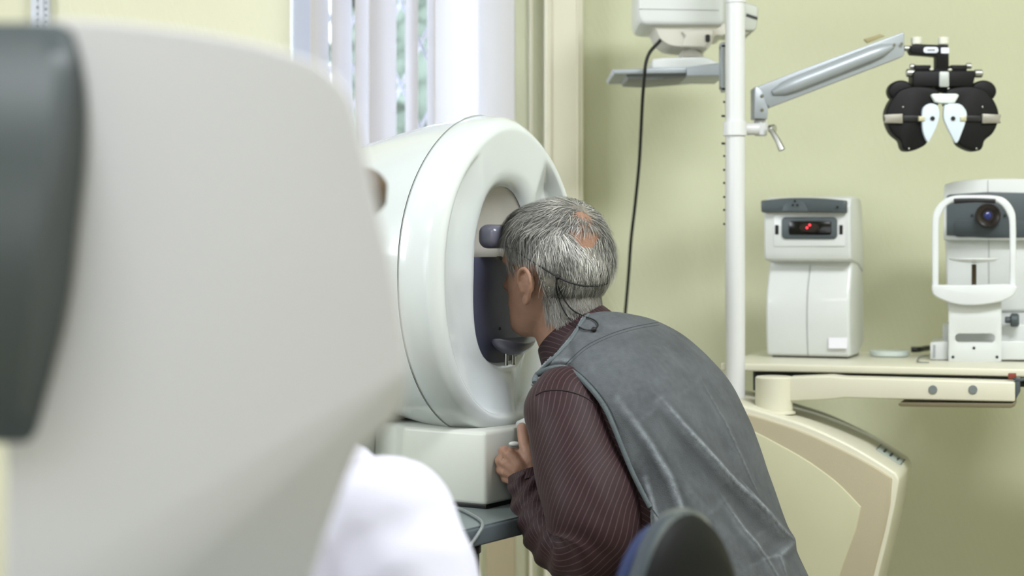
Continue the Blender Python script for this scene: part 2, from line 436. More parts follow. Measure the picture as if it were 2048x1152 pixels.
# shelf
sh = thing('instrument_shelf', 'long cream shelf carrying the two white eye instruments', 'shelf', P(1700, 740, 4.1))
PS = P(1490, 727, 3.95); zs = PS.z
Sl = onplane(1441, 727, PS, NV); Sl.z = zs
L_ = 1.15
obj('shelf_board', prism([Sl, Sl+U*L_, Sl+U*L_+V*.52, Sl+V*.52], (0, 0, -.0175), .004), M_CREAM, sh)
q = Sl+U*.075+V*.02-Z*.020
obj('shelf_shadow_gap', prism([q, q+U*(.665), q+U*(.665)+V*.4, q+V*.4], (0, 0, -.020), .001), M_BLACK, sh)  # black box stands in for the shadow gap under the shelf
q2 = Sl+U*.065+V*.05-Z*.0195
obj('shelf_bracket', prism([q2, q2+U*.03, q2+U*.03+V*.3, q2+V*.3], (0, 0, -.045), .002), M_DGREY, sh)
# swing arm
arm = thing('swing_arm', 'cream swing arm with two grey caps under the shelf', 'arm', P(1548, 826, 3.86))
pc = P(1548, 826, 3.86)
obj('pivot_cylinder', lathe([(.047, 0), (.047, .004), (.041, .006), (.041, .078), (.038, .081), (0, .081)], pc, n=40), M_CREAM, arm)
PA = P(1548, 790, 3.845)
obj('beam', pl([(1575, 755), (1660, 752), (1688, 755), (1760, 757), (2030, 764), (2030, 804), (1760, 798), (1690, 796), (1660, 799), (1575, 803)], PA, .07, .004), M_CREAM, arm)
obj('plate', pl([(1797, 808), (1802, 805), (2024, 807), (2030, 804), (2030, 812), (2022, 816), (1802, 813), (1797, 811)], PA, .09, .001), mat('bronze_plate', (120, 112, 88), .4), arm)
for x in (1866, 1946):
    obj('cap', cyl(onplane(x, 779, PA, NV), NV, .0092, .003), M_GREY if False else mat('cap_grey', (118, 124, 124), .5), arm)
obj('end_bracket', join(pl([(2030, 756), (2040, 757), (2040, 784), (2031, 800)], PA, .04, .001, -.01), pl([(2030, 760), (2060, 756), (2060, 760), (2030, 765)], PA, .03, .001, -.01)), M_DGREY, arm)
obj('red_connector', pl([(2016, 747), (2032, 747), (2032, 758), (2016, 758)], PA, .02, .002, -.02), mat('red_brown', (130, 60, 45), .5), arm)
for k, (a, b_) in enumerate(((752, 775), (758, 768))):
    pass
cbl = [onplane(x, y, PA+V*.02, NV) for x, y in ((2026, 757), (2040, 760), (2052, 768), (2064, 790))]
obj('arm_cable', tube(spl(cbl, 6), .003, 8), M_RUB, label='thin black cable hanging at the right end of the swing arm', cat='cable')

# ---- projector on a bracket
YP = 4.12
tr = thing('projector_bracket', 'grey metal tray bracket holding the chart projector', 'bracket', P(1340, 150, YP))
obj('tray', prism([P(1224, 139, YP), P(1380, 134, YP), P(1380, 146, YP), P(1228, 148, YP)], (0, .26, 0), .002), M_GREY, tr)
obj('tray_lip', prism([P(1250, 148, YP+.02), P(1380, 146, YP+.02), P(1400, 152, YP+.02), P(1300, 160, YP+.02), P(1256, 158, YP+.02)], (0, .2, 0), .002), mat('bracket_grey', (120, 124, 124), .45), tr)
obj('bracket_arm', prism([P(1374, 134, YP-.01), P(1450, 124, YP-.03), P(1450, 152, YP-.03), P(1374, 152, YP-.01)], (0, .20, 0), .002), M_GREY, tr)
obj('bracket_plate', pp([(1443, 84), (1453, 84), (1453, 182), (1447, 182), (1443, 170)], 4.0, .05, .001), M_GREY, tr)
for y in (95, 176): obj('bolt', cyl(P(1446, y, 4.02), (-1, 0, 0), .004, .009, 8), M_STEEL, tr)
pj = thing('chart_projector', 'white chart projector mounted high on the pole', 'projector', P(1360, 130, YP))
obj('housing', join(pp([(1277, -90), (1276, 10), (1277, 32), (1281, 44), (1288, 50), (1440, 50), (1450, 46), (1450, -90)], YP-.02, .24, .010)), M_WHITE, pj)
obj('housing_seam', pp([(1278, 17), (1438, 20), (1438, 21.5), (1278, 18.5)], YP-.021, .004), mat('seam_grey', (150, 152, 150), .6), pj)
obj('lower_housing', join(pp(spl([(1286, 48), (1310, 56), (1320, 76), (1336, 88), (1352, 92), (1380, 94), (1414, 97), (1424, 84), (1430, 71), (1450, 69), (1452, 48)], 3), YP+.0, .18, .006)), mat('projector_white', (205, 202, 192), .4), pj)
obj('support_arch', pp([(1363, 62), (1425, 58), (1428, 70), (1410, 95), (1362, 93), (1372, 72)], YP-.012, .03, .004), mat('projector_white', (205, 202, 192), .4), pj)
obj('slot', pp(rrect(1411, 69, 1420, 84, 3), YP-.015, .01), M_BLACK, pj)
obj('rear_unit', pp([(1436, 2), (1489, 4), (1512, 10), (1518, 16), (1514, 56), (1508, 62), (1436, 60)], YP+.03, .2, .005), mat('projector_grey', (188, 192, 182), .45), pj)
obj('vent_slot', pp([(1493, 27), (1515, 34), (1515, 39), (1493, 32)], YP+.027, .01), M_BLACK, pj)
obj('rear_foot', pp([(1472, 60), (1500, 60), (1498, 66), (1490, 69), (1472, 68)], YP+.04, .1, .002), mat('projector_white', (205, 202, 192), .4), pj)
obj('swivel', join(lathe([(.03, -.012), (.03, .0), (.02, .012), (.012, .03)], P(1382, 110, YP+.08), n=24), pp([(1362, 115), (1366, 104), (1376, 98), (1384, 95), (1392, 98), (1403, 105), (1407, 115)], YP+.03, .05, .004)), mat('projector_white', (205, 202, 192), .4), pj)
obj('base_plate', pp([(1305, 118), (1330, 115), (1410, 113), (1422, 118), (1440, 127), (1440, 138), (1305, 137)], YP+.02, .18, .004), M_WHITE, pj)
obj('projector_cable', tube(spl([tuple(P(x, y, Y)) for x, y, Y in [(1324, 74, 4.16), (1318, 84, 4.13), (1300, 104, 4.10), (1292, 125, 4.095), (1289, 150, 4.10), (1285, 200, 4.15), (1282, 260, 4.2), (1278, 330, 4.25), (1270, 410, 4.3), (1262, 480, 4.35), (1257, 550, 4.4), (1252, 610, 4.42), (1240, 760, 4.45), (1235, 1100, 4.5), (1230, 1720, 4.55)]], 6), .0042, 8), M_RUB,
    label='long black cable hanging from the projector down the green wall', cat='cable')

# ---- phoropter arm and phoropter
YH = 4.0
pa = thing('phoropter_support', 'grey slanted arm with raised rib reaching from the pole', 'arm', P(1520, 250, YH))
obj('arm_plate', pp([(1511, 178), (1517, 172), (1600, 140), (1700, 103), (1806, 64), (1809, 67), (1809, 108), (1806, 113), (1540, 215), (1520, 200)], YH, .045, .002), M_GREY, pa)
obj('elbow', pp([(1508, 176), (1513, 172), (1525, 180), (1530, 202), (1536, 214), (1535, 238), (1508, 237)], YH-.006, .06, .002), M_GREY, pa)
a_, b_ = P(1545, 186, YH-.001), P(1786, 92, YH-.001)
ribm = tube([a_.lerp(b_, t) for t in np.linspace(0, 1, 12)], [.006, .0155]+[.0178]*8+[.0155, .006], 16)
obj('rib', ribm, M_GREY, pa, label='raised rounded grey rib')
obj('top_strip', pp([(1728, 78), (1760, 68), (1770, 72), (1735, 86)], YH+.02, .01, .001), mat('worn_brass', (150, 140, 100), .5), pa)
for x, y in ((1524, 192), (1524, 220), (1803, 88), (1788, 90)):
    obj('screw', cyl(P(x, y, YH-.006), (0, -1, 0), .0038, .003, 10), M_CHROME, pa)
obj('arm_collar', join(cyl(P(1521, 272, YH+.022), (0, 0, 1), .0155, .037, 24), cyl(P(1488, 258, YH+.01), (1, 0, 0), .014, .035, 16, .002)), M_POLE, pa)
obj('mount_ring', lathe([(.0265, -.015), (.0265, .016)], P(1470, 258, 3.95), n=32), M_POLE, pa)
obj('lever_hub', cyl(P(1540, 258, YH), (.5, -.85, 0), .010, .016, 16, .003), M_CHROME, pa)
obj('lever', tube([P(1542, 260, YH-.016), P(1555, 280, YH-.03), P(1564, 300, YH-.035)], [.006, .0065, .0078], 12), M_STEEL, pa)
ph = thing('phoropter', 'black phoropter lens head with white face shields', 'phoropter', P(1885, 200, YH))
obj('spindle', cyl(P(1808, 97, YH+.02), (1, 0, 0), .0065, .024, 14), M_STEEL, ph)
hg = obj('hanger', join(pp([(1822, 92), (1830, 88), (1897, 90), (1898, 110), (1898, 140), (1874, 140), (1874, 112), (1824, 108), (1820, 100)], YH+.0, .035, .002)), M_MBLACK, ph)
obj('name_plate', pp(rrect(1847, 94, 1877, 106, 5.5), YH-.002, .004, .0005), mat('label_white', (215, 220, 232), .4), ph, label='white oval plate with small dark lettering')
obj('lettering', textmesh('MINDEX', .0075, P(1863, 100, YH-.0032), (1, 0, 0), (0, 0, 1)) if False else join(*[pp([(1855+k*2.6, 98.6), (1856.6+k*2.6, 98.6), (1856.6+k*2.6, 101.6), (1855+k*2.6, 101.6)], YH-.0026, .0008) for k in range(6)]), M_INK, ph)
obj('end_plate', pp(rrect(1882, 95, 1898.5, 107, 2), YH-.002, .004, .0005), mat('label_white', (215, 220, 232), .4), ph)
for x in (1833, 1887): obj('top_knob', cyl(P(x, 90, YH+.017), (0, 0, 1), .0125, .018, 22, .002), mat('pearl_knob', (214, 214, 200), .35), ph)
obj('cross_bar', join(pp([(1826, 145), (1830, 141), (1950, 141), (1951, 150), (1946, 174), (1827, 174), (1826, 165)], YH-.005, .05, .003), pp([(1829, 130), (1862, 130), (1862, 142), (1829, 142)], YH+.005, .03, .002), pp([(1902, 130), (1934, 130), (1934, 142), (1902, 142)], YH+.005, .03, .002),
    pp([(1866, 137), (1905, 137), (1905, 142), (1866, 142)], YH, .03, .001)), M_MBLACK, ph)
obj('centre_plate', pp(rrect(1879, 143, 1898.5, 174, 3), YH-.012, .01, .001), mat('pewter', (168, 172, 168), .4, metal=.4), ph)
for x, y, dx in ((1829, 146, -1), (1948, 147, 1)): obj('side_knob', cyl(P(x, y, YH+.01), (dx, 0, 0), .0095, .019, 20, .002), M_STEEL, ph)
for x, y, dx in ((1830, 133, -1), (1932, 132, 1)): obj('small_knob', cyl(P(x, y, YH+.015), (dx, 0, 0), .0055 if dx < 0 else .0065, .012, 16, .001), M_STEEL, ph)
for x, y in ((1863, 138.5), (1900, 139.5), (1840, 176), (1932, 176)): obj('dial', blob(P(x, y, YH-.006), .005, .004, .003, n=6), mat('pearl_knob', (214, 214, 200), .35), ph)
obj('stem', join(pp([(1874, 174), (1903, 174), (1903, 184), (1874, 184)], YH+.005, .03, .002)), M_MBLACK, ph)
obj('pin', cyl(P(1897, 188, YH-.003), (0, 0, 1), .0025, .014, 10, .0005), mat('pearl_knob', (214, 214, 200), .35), ph)
obj('forehead_rest', pp([(1862, 190), (1866, 187), (1913, 187), (1919, 190), (1910, 206), (1900, 207), (1878, 206), (1870, 204)], YH-.022, .022, .003), mat('shield_white', (214, 220, 216), .35), ph)
def disc(sg):
    X = lambda x: 1885.5+sg*(x-1885.5)
    # outline traced for the left lens housing
    o1 = spl([(1773, 234), (1774, 220), (1780, 205), (1786, 196), (1800, 180), (1830, 172), (1872, 177), (1880, 190), (1879, 206), (1868, 225), (1862, 262), (1855, 284), (1846, 293), (1827, 301), (1812, 301), (1805, 294), (1801, 281), (1786, 268), (1777, 252)], 3, True)
    if sg > 0: o1 = [(X(x), y) for x, y in o1]
    else: o1 = [(1885.5+(1885.5-x), y) for x, y in o1]
    return o1
for sg in (1, -1):
    mir = (lambda x: x) if sg == 1 else (lambda x: 2*1885.5-x)
    o1 = disc(sg)
    hs = obj('lens_housing', pp(o1, YH-.012, .045, .005), M_MBLACK, ph)
    obj('upper_lobe', pp(circ(mir(1803), 182, 26, 22, 28), YH-.004, .035, .006), M_MBLACK, ph)
    sx = [(1845, 222), (1850, 212), (1860, 207), (1872, 209), (1877, 216), (1879, 232), (1872, 256), (1862, 276), (1856, 284), (1848, 268), (1845, 250)] if sg == 1 else [(1889, 213), (1893, 209), (1906, 207), (1920, 208), (1929, 216), (1934, 228), (1931, 245), (1925, 262), (1914, 286), (1903, 270), (1893, 250), (1888, 235)]
    obj('face_shield', pp([(x, y) for x, y in spl(sx, 3, True)], YH-.024, .014, .003), mat('shield_bluewhite', (205, 216, 226), .3, coat=.3), ph, label='white almond shaped face shield')
    obj('eyepiece', cyl(P(mir(1865), 237, YH-.025), (0, -1, 0), .0052, .0015, 18), M_BLACK, ph)
    obj('clip', pp([(mir(x), y) for x, y in ((1838, 232), (1850, 233), (1850, 242), (1838, 242))], YH-.028, .016, .001), mat('brass_clip', (190, 185, 155), .4, metal=.3), ph)
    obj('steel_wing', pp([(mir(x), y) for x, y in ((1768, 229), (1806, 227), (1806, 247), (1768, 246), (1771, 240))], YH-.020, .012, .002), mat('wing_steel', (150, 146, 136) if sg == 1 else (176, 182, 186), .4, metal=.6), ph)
    for x, y in ((1806, 214), (1818, 297)): obj('screw', blob(P(mir(x), y, YH-.0125), .0026, .002, .0026, n=5), M_CHROME, ph)
    obj('band', pp([(mir(x), y) for x, y in ((1806, 231), (1840, 231), (1840, 243), (1806, 243))], YH-.016, .008, .001), M_BLACK, ph)

# ---- instrument A : white box with grey visor (left on the shelf)
ra = math.radians(-21); UA = Vector((math.cos(ra), math.sin(ra), 0)); VA = Vector((-math.sin(ra), math.cos(ra), 0)); NA = -VA
A0 = P(1533, 714, 4.185); A0.z = zs
ia = thing('pupil_measuring_instrument', 'white tabletop instrument with grey visor and two red lights', 'eye instrument', A0+UA*.1+VA*.1)
def prof(pts, x0, x1, bevel=.004, seg=3):
    return prism([A0+UA*x0+VA*y+Z*z for y, z in pts], UA*(x1-x0), bevel, seg, 25)
Wd = .200
lowp = [(0, .004), (-.010, .06), (-.012, .11), (-.004, .16), (.018, .20), (.026, .225), (.026, .26), (.10, .30), (.17, .20), (.19, .10), (.19, .03), (.12, .004)]
obj('body', prof(lowp, 0, Wd, .008), M_WHITE, ia)
headp = [(-.014, .232), (-.020, .25), (-.022, .36), (-.010, .378), (.03, .384), (.12, .380), (.15, .33), (.165, .20), (.10, .22), (.02, .228)]
obj('head', prof(headp, -.002, Wd+.004, .006), M_WHITE, ia)
PF = A0-VA*.021+Z*.3
def pf(poly, off, dep, bevel=.001, seg=2):
    q_ = PF-VA*off
    return prism([onplane(x, y, q_, NA) for x, y in poly], VA*dep, bevel, seg)
obj('visor', pf(spl([(1521, 401), (1560, 397), (1600, 395.5), (1650, 397), (1691, 401)], 4)+[(1692, 426), (1660, 425), (1600, 424), (1560, 424), (1522, 425)], .022, .05, .004), M_DGREY, ia, label='dark grey projecting brow visor')
obj('visor_badge', pf(spl([(1564, 423), (1570, 408), (1590, 401), (1607, 406), (1617, 423)], 5), .0245, .006, .001), M_DGREY, ia)
for x, y in ((1590, 402), (1586, 410), (1595, 410), (1675, 414)): obj('sensor', cyl(onplane(x, y, PF-VA*.025, NA), NA, .0028, .002, 10), M_BLACK, ia)
obj('face_panel', pf(rrect(1547, 430, 1690, 493, 3), .0015, .004, .001), M_WHITE, ia)
obj('bezel', pf(rrect(1563, 434, 1674, 478, 8), .006, .008, .002), M_DGREY, ia)
obj('dark_window', pf(rrect(1577, 442, 1663, 470, 5), .0068, .004, .001), mat('window_black', (8, 6, 6), .12), ia)
obj('eye_reflection', pf(circ(1618, 455, 20, 9, 20), .0072, .001, 0), mat('reflection_brown', (44, 34, 32), .2), ia)  # brownish disc painted as the faint eye reflection in the dark window
for x, y in ((1614, 455.5), (1619.5, 450)):
    obj('red_light', cyl(onplane(x, y, PF-VA*.008, NA), NA, .0026, .0015, 10), mat('red_led', (255, 40, 60), .4, emit=(255, 60, 70), estr=2.5), ia)
for x in (1550, 1678.5): obj('side_slot', pf(rrect(x, 450, x+7, 469, 1.5), .0025, .003, 0), M_BLACK, ia)
PB = A0-VA*.011
q_ = PB-VA*.0008
obj('seam', tube(spl([tuple(A0+UA*.1+VA*(y-.0006)+Z*z) for y, z in ((.0, .006), (-.010, .06), (-.012, .11), (-.004, .16), (.016, .198), (.024, .22))], 4), .0009, 6), mat('seam_dark', (150, 152, 150), .6), ia)
obj('sticker', prism([onplane(x, y, PB-VA*.0003, NA) for x, y in ((1657, 675), (1695, 675), (1694, 697), (1657, 697))], VA*.0006), mat('sticker_white', (236, 234, 244), .4), ia, label='blank white sticker')
obj('foot', prof([(.02, .0), (.02, .005), (.17, .005), (.17, 0)], .01, Wd-.01, 0), M_BLACK, ia)
obj('rear_block', prof([(.10, .004), (.10, .04), (.20, .045), (.21, .004)], .02, Wd-.03, .003), M_DGREY, ia)

# ---- instrument B : white unit with chin rest frame (right on the shelf)
YB_ = 4.02
ib = thing('keratometer', 'white eye instrument with chin rest frame at right edge of shelf', 'eye instrument', (P(1960, 724, YB_).x, YB_+.1, zs))
rb = math.radians(-15); UB = Vector((math.cos(rb), math.sin(rb), 0)); VB = Vector((-math.sin(rb), math.cos(rb), 0)); NBv = -VB
PB0 = P(1945, 700, YB_)
def pw(poly, Y, d, bevel=.002, seg=3, ang=35):
    q_ = PB0+VB*(Y-YB_)
    return prism([onplane(x, y, q_, NBv) for x, y in poly], VB*d, bevel, seg, ang)
def PBp(x, y, Y): return onplane(x, y, PB0+VB*(Y-YB_), NBv)
zb = HY+(CH-zs)*F/YB_
obj('base', join(pw([(1860, 686), (1900, 682), (2110, 682), (2110, zb-3), (1860, zb-3)], YB_+.02, .24, .003)), M_WHITE, ib)
obj('base_foot', pw([(1875, zb-4), (2100, zb-4), (2100, zb-1), (1875, zb-1)], YB_+.03, .2, 0), M_BLACK, ib)
obj('rear_column', pw([(1890, 470), (2120, 470), (2120, 622), (1894, 624)], YB_+.14, .2, .008), M_WHITE, ib)
obj('mid_block', pw([(1885, 650), (2120, 648), (2120, 690), (1885, 690)], YB_+.07, .18, .004), M_WHITE, ib)
obj('lower_column', pw([(1905, 618), (2120, 618), (2120, 655), (1905, 655)], YB_+.15, .18, .004), mat('column_white', (200, 202, 202), .5), ib)
obj('head_cap', pw(spl([(1887, 480), (1888, 380), (1894, 368), (1920, 362), (1975, 358), (2050, 358), (2110, 362)], 3)+[(2120, 480)], YB_+.11, .24, .008), M_WHITE, ib)
obj('grey_face', pw([(1893, 392), (1900, 389), (1975, 384), (2110, 387), (2110, 474), (2050, 475), (1975, 476), (1893, 471)], YB_+.106, .02, .002), M_DGREY, ib, label='dark grey front fascia')
obj('fascia_recess', pw(rrect(1908, 440, 2060, 474, 8), YB_+.103, .01, .001), mat('fascia_dark', (58, 66, 70), .5), ib)
obj('cap_seam', pw([(1975, 360), (1976.3, 360), (1976.3, 384), (1975, 384)], YB_+.1085, .01), mat('seam_dark', (150, 152, 150), .6), ib)
obj('column_seam', pw([(1977, 478), (1978.3, 478), (1978.3, 572), (1977, 572)], YB_+.1385, .01), mat('seam_dark', (150, 152, 150), .6), ib)
lc = PBp(1976, 431, YB_+.10)
ln = obj('lens_ring', lathe([(.0, .0), (.028, .0), (.029, .01), (.027, .022), (.020, .020), (.012, .012), (.0, .012)], lc, NBv, 36), mat('lens_barrel', (38, 30, 26), .3), ib)
obj('lens', blob(lc+NBv*.014, .0095, .004, .0095, n=10), mat('blue_lens', (24, 38, 110), .06, coat=1), ln)
for x in (1944, 2010): obj('sensor', cyl(PBp(x, 431, YB_+.104), NBv, .003, .002, 10), M_BLACK, ib)
path = spl([(1871, 585), (1871, 540), (1871, 450), (1876, 425), (1890, 405), (1912, 397), (1950, 396), (1985, 397), (2006, 404), (2021, 424), (2026, 450), (2026, 540), (2026, 585)], 5)
inr = spl([(1877, 585), (1877, 540), (1878, 452), (1882, 430), (1894, 411), (1914, 403), (1950, 402), (1983, 403), (2001, 409), (2014, 427), (2019, 452), (2019, 540), (2019, 585)], 5)
outr = spl([(1864, 585), (1864, 540), (1864, 450), (1869, 420), (1886, 400), (1910, 391), (1950, 390), (1988, 391), (2011, 398), (2028, 420), (2032, 450), (2032, 540), (2032, 585)], 5)
obj('chin_rest_frame', pw(outr+inr[::-1], YB_-.01, .018, .004, 3, 50), mat('frame_white', (214, 217, 218), .35, coat=.2), ib, label='white arched head frame')
obj('forehead_pad', pw(spl([(1907, 397), (1950, 396), (1992, 398)], 5)+spl([(1991, 407), (1950, 405), (1908, 408)], 5), YB_-.016, .012, .003), M_BLACK, ib)
cres = [(1864, 571), (1880, 570), (1945, 570), (2028, 569), (2031, 585), (2018, 597), (1990, 606), (1945, 611), (1910, 608), (1880, 598), (1866, 588)]
obj('cross_rest', pw(spl(cres, 3, True), YB_-.03, .05, .006, 3, 50), mat('frame_white', (214, 217, 218), .35), ib)
cc = [(x, y) for x, y in rrect(1910, 667, 1990, 685, 8.5, 4)]
oc = rrect(1897, 602, 2003, 724, 3, 4)
for (x, y) in ():
    dx, dy = x-1950, y-676
    t = min((53/abs(dx)) if abs(dx) > 1e-6 else 9e9, (((48 if dy > 0 else 74))/abs(dy)) if abs(dy) > 1e-6 else 9e9)
    oc.append((1950+dx*t, 676+dy*t))
obj('front_plate', holed([PBp(x, y, YB_-.005) for x, y in oc], [PBp(x, y, YB_-.005) for x, y in cc], VB*.012, .001), M_WHITE, ib, label='white front plate with oblong slot')
for x, y in ((1948, 696), (1906, 714), (1994, 714)): obj('screw', cyl(PBp(x, y, YB_-.005), NBv, .0034, .0015, 10), M_BLACK, ib)
cr_ = PBp(1948, 522, YB_-.005)
obj('chin_cup', lathe([(0, -.006), (.02, -.004), (.044, -.001), (.056, .004), (.056, .007), (.04, .006), (0, .003)], cr_, n=32), mat('frame_white', (214, 217, 218), .35), ib)
obj('chin_post', cyl(PBp(1948, 572, YB_), (0, 0, 1), .0055, .05, 14, .001), mat('bronze_post', (74, 62, 46), .35, metal=.6), ib)
kk = PBp(2010, 640, YB_+.04)
obj('focus_knob', join(cyl(kk, (1, -.2, 0), .008, .02, 16), cyl(kk+Vector((.012, 0, 0)), (1, -.3, 0), .016, .02, 12, .004)), M_DGREY, ib)
obj('side_label', pp([(1867, 690), (1871, 690), (1871, 716), (1867, 716)], YB_+.0185, .004), mat('label_grey', (150, 152, 160), .5), ib)
# petri dish
dc = onplane(1779, 713, Vector((0, 0, zs)), Z)
gd = thing('glass_dish', 'round clear glass dish with lid lying between the two instruments', 'dish', dc)
obj('dish', lathe([(0, 0.0005), (.043, .0005), (.045, .002), (.045, .012), (.0435, .012), (.0435, .003), (0, .0025)], dc, n=48, close=False), M_GLASS, gd)
obj('lid', lathe([(0, .0155), (.0465, .0155), (.048, .014), (.048, .004), (.0467, .004), (.0467, .0135), (0, .0138)], dc, n=48, close=False), M_GLASS, gd)
def onshelf(x, y, h=.003):
    return onplane(x, y, Vector((0, 0, zs+h)), Z)
obj('power_cable', tube(spl([tuple(onshelf(x, y, .008)) for x, y in ((1822, 699), (1838, 699), (1850, 697), (1866, 695))]+[tuple(P(1880, 688, 4.34))], 6), .007, 8), M_RUB, label='bundled black cable behind the chin rest instrument', cat='cable')
obj('thin_cable', tube(spl([tuple(onshelf(x, y)) for x, y in ((1858, 711), (1842, 713), (1835, 719), (1838, 724), (1858, 725))], 6), .0014, 6), M_GCAB, label='thin grey wire curling beside the chin rest instrument', cat='cable')

# ---------------------------------------------------------------- perimeter (visual field machine)
n3 = Vector((.84, -.5426, 0)).normalized(); eu = Vector((-n3.y, n3.x, 0)); ez = Vector((0, 0, 1))
C0 = P(1000, 549, 3.33)
def D(u, v, w_=0): return C0+eu*u+ez*v+n3*w_
pm = thing('perimeter_machine', 'large white glossy visual field perimeter the man looks into', 'perimeter', D(0, -.42, -.05))
A_, B_ = .268, .305
def outl(a, s=1.0):
    c, s_ = math.cos(a), math.sin(a); e = 2/2.1 if s_ < 0 else 2/(2.1-.28*s_)
    return (A_*s*abs(c)**e*(1 if c >= 0 else -1), B_*s*abs(s_)**e*(1 if s_ >= 0 else -1))
HU, HW, HT, HB = .012, .098, .168, -.168
def hole(a):
    # upper arch round, lower part squarish: stadium
    c, s_ = math.cos(a), math.sin(a)
    if s_ >= 0: e = 2/2.3; return (HU+HW*abs(c)**e*(1 if c >= 0 else -1), HT*abs(s_)**e)
    e = 2/3.0; return (HU+HW*abs(c)**e*(1 if c >= 0 else -1), HB*abs(s_)**e)
NT = 160
back = [(.05, -.40), (.45, -.398), (.66, -.385), (.78, -.35), (.86, -.28), (.925, -.19), (.972, -.11), (.995, -.055), (1.0, -.044)]
def ring_plain(s, w_):
    out = []
    for k in range(NT):
        a = 2*PI*k/NT; u, v = outl(a, s)
        if w_ < -.05: v = max(v, -.295*min(1, 1))
        out.append(D(u, v, w_))
    return out
obj('rear_shell', loft([ring_plain(s, w_) for s, w_ in [(.002, -.40)]+back], caps=False), M_GLOSS, pm)
def smooth(x): x = max(0, min(1, x)); return x*x*(3-2*x)
def front_w(u, v, t):
    """t 0 at outer rim .. 1 at the opening"""
    base = .030*math.sin(min(1, t/.22)*PI/2)          # rounded rim
    if t > .22: base = .030-.016*(t-.22)/.78
    ub = .088+.032*smooth((v-.12)/.14) if v > 0 else max(.004, .088*(1+v/.25))
    d = max(0.0, abs(u-.004)-ub)
    dish = min(.50*d, .034)*smooth((t-.26)/.06)
    return (base-dish)*(1-smooth((t-.80)/.20))+.004*smooth((t-.8)/.2)
rings = [ring_plain(.994, -.0435)]
ts = [0, .02, .05, .09, .13, .17, .21, .24, .27, .30, .33, .37, .42, .5, .58, .66, .74, .82, .89, .94, .975, 1.0]
for t in ts:
    r = []
    for k in range(NT):
        a = 2*PI*k/NT; uo, vo = outl(a, 1.0 if t > .02 else .998); uh, vh = hole(a)
        u = uo+(uh-uo)*t; v = vo+(vh-vo)*t
        lip = -.010*smooth((t-.95)/.05)
        r.append(D(u, v, -.038+(.038 if t > .02 else .0 if t == 0 else .012)*1.0+front_w(u, v, t)*(1 if t > .02 else .3)+lip if t > 0 else -.040))
    rings.append(r)
def scoop(f, w_):
    out = []
    for k in range(NT):
        a = 2*PI*k/NT; uh, vh = hole(a); out.append(D(HU+(uh-HU)*f, vh*f, w_))
    return out
obj('front_cover', loft(rings, caps=False), M_GLOSS, pm, sharp=60)
obj('seam', tube([D(*outl(2*PI*k/NT, .9985), -.0418) for k in range(NT)], .0009, 6, closed=True), mat('seam_dark2', (150, 155, 152), .6), pm)
M_SCOOP = mat('scoop_grey', (190, 186, 178), .45, var=.02)
obj('viewing_recess', loft([scoop(1.0, rings_w) if False else scoop(f, w_) for f, w_ in ((1.006, -.008), (.97, -.014), (.90, -.026), (.78, -.040), (.55, -.054), (.3, -.06), (.05, -.061))], caps=False), M_SCOOP, pm, label='grey concave viewing recess')
# slate screen in the lower part of the opening
pts = []
for k in range(NT):
    a = 2*PI*k/NT; u, v = hole(a)
    if v < .038: pts.append((HU+(u-HU)*1.0, v*1.0))
left = min(pts); pts = sorted(pts, key=lambda p: math.atan2(p[1]+.06, p[0]-HU))
pts[-1:] = [(pts[-1][0]+(-.0), pts[-1][1])]
scr = [D(u, v, -.0045) for u, v in pts]
fl = [p for p in pts]
corner = []
a0 = max(p[1] for p in fl)
obj('screen', prism(scr, n3*-.012, .001), M_SLATE, pm, label='slate blue screen in the opening')
obj('fixation_hole', blob(D(.004, -.103, -.0043), .0035, .0015, .0035, n=6), M_BLACK, pm)
# forehead cushion, chin cushion
obj('forehead_cushion', boxax(D(.0, .072, .014), eu, ez, n3, .072, .0225, .022, .017, 6), M_CUSH, pm, label='lilac grey forehead cushion')
cb = []
for k in range(9):
    t = k/8; cb.append([D(.005+.060*(1-.75*t**2.2)*math.cos(2*PI*j/32), -.118-.034*t-.010*math.sin(2*PI*j/32)**2*(1-t), .028+.032*(1-.6*t*t)*math.sin(2*PI*j/32)) for j in range(32)])
obj('chin_cushion', fin(loft(cb), .003, 2), M_CUSH, pm, label='lilac grey chin cushion')
for u in (-.012, .012): obj('chin_rod', cyl(D(u+.0, -.172, .022), (0, 0, 1), .0038, .03, 12, .0005), M_CHROME, pm)
obj('lower_lip', fin(loft([[D(HU+HW*1.02*math.cos(a), -.172+.07*0+(-.002 if j else 0)-0.0+.045*(1-abs(math.sin(a)))*0+(-.0), w_) for a in np.linspace(PI*1.0, PI*2, 20)] for j, w_ in enumerate((-.01, .01))], caps=False, closed_ring=False)), M_GLOSS, pm) if False else None
# small emblem on top of the rim
obj('emblem', join(tube([D(.012+.006*math.cos(a), .273+.0045*math.sin(a), .0) for a in np.linspace(0, 2*PI, 12, endpoint=False)], .0012, 6, closed=True),
    tube([D(.023+.006*math.cos(a), .269+.0045*math.sin(a), .002) for a in np.linspace(0, 2*PI, 12, endpoint=False)], .0013, 6, closed=True)), M_INK, pm, label='small dark double ring emblem')
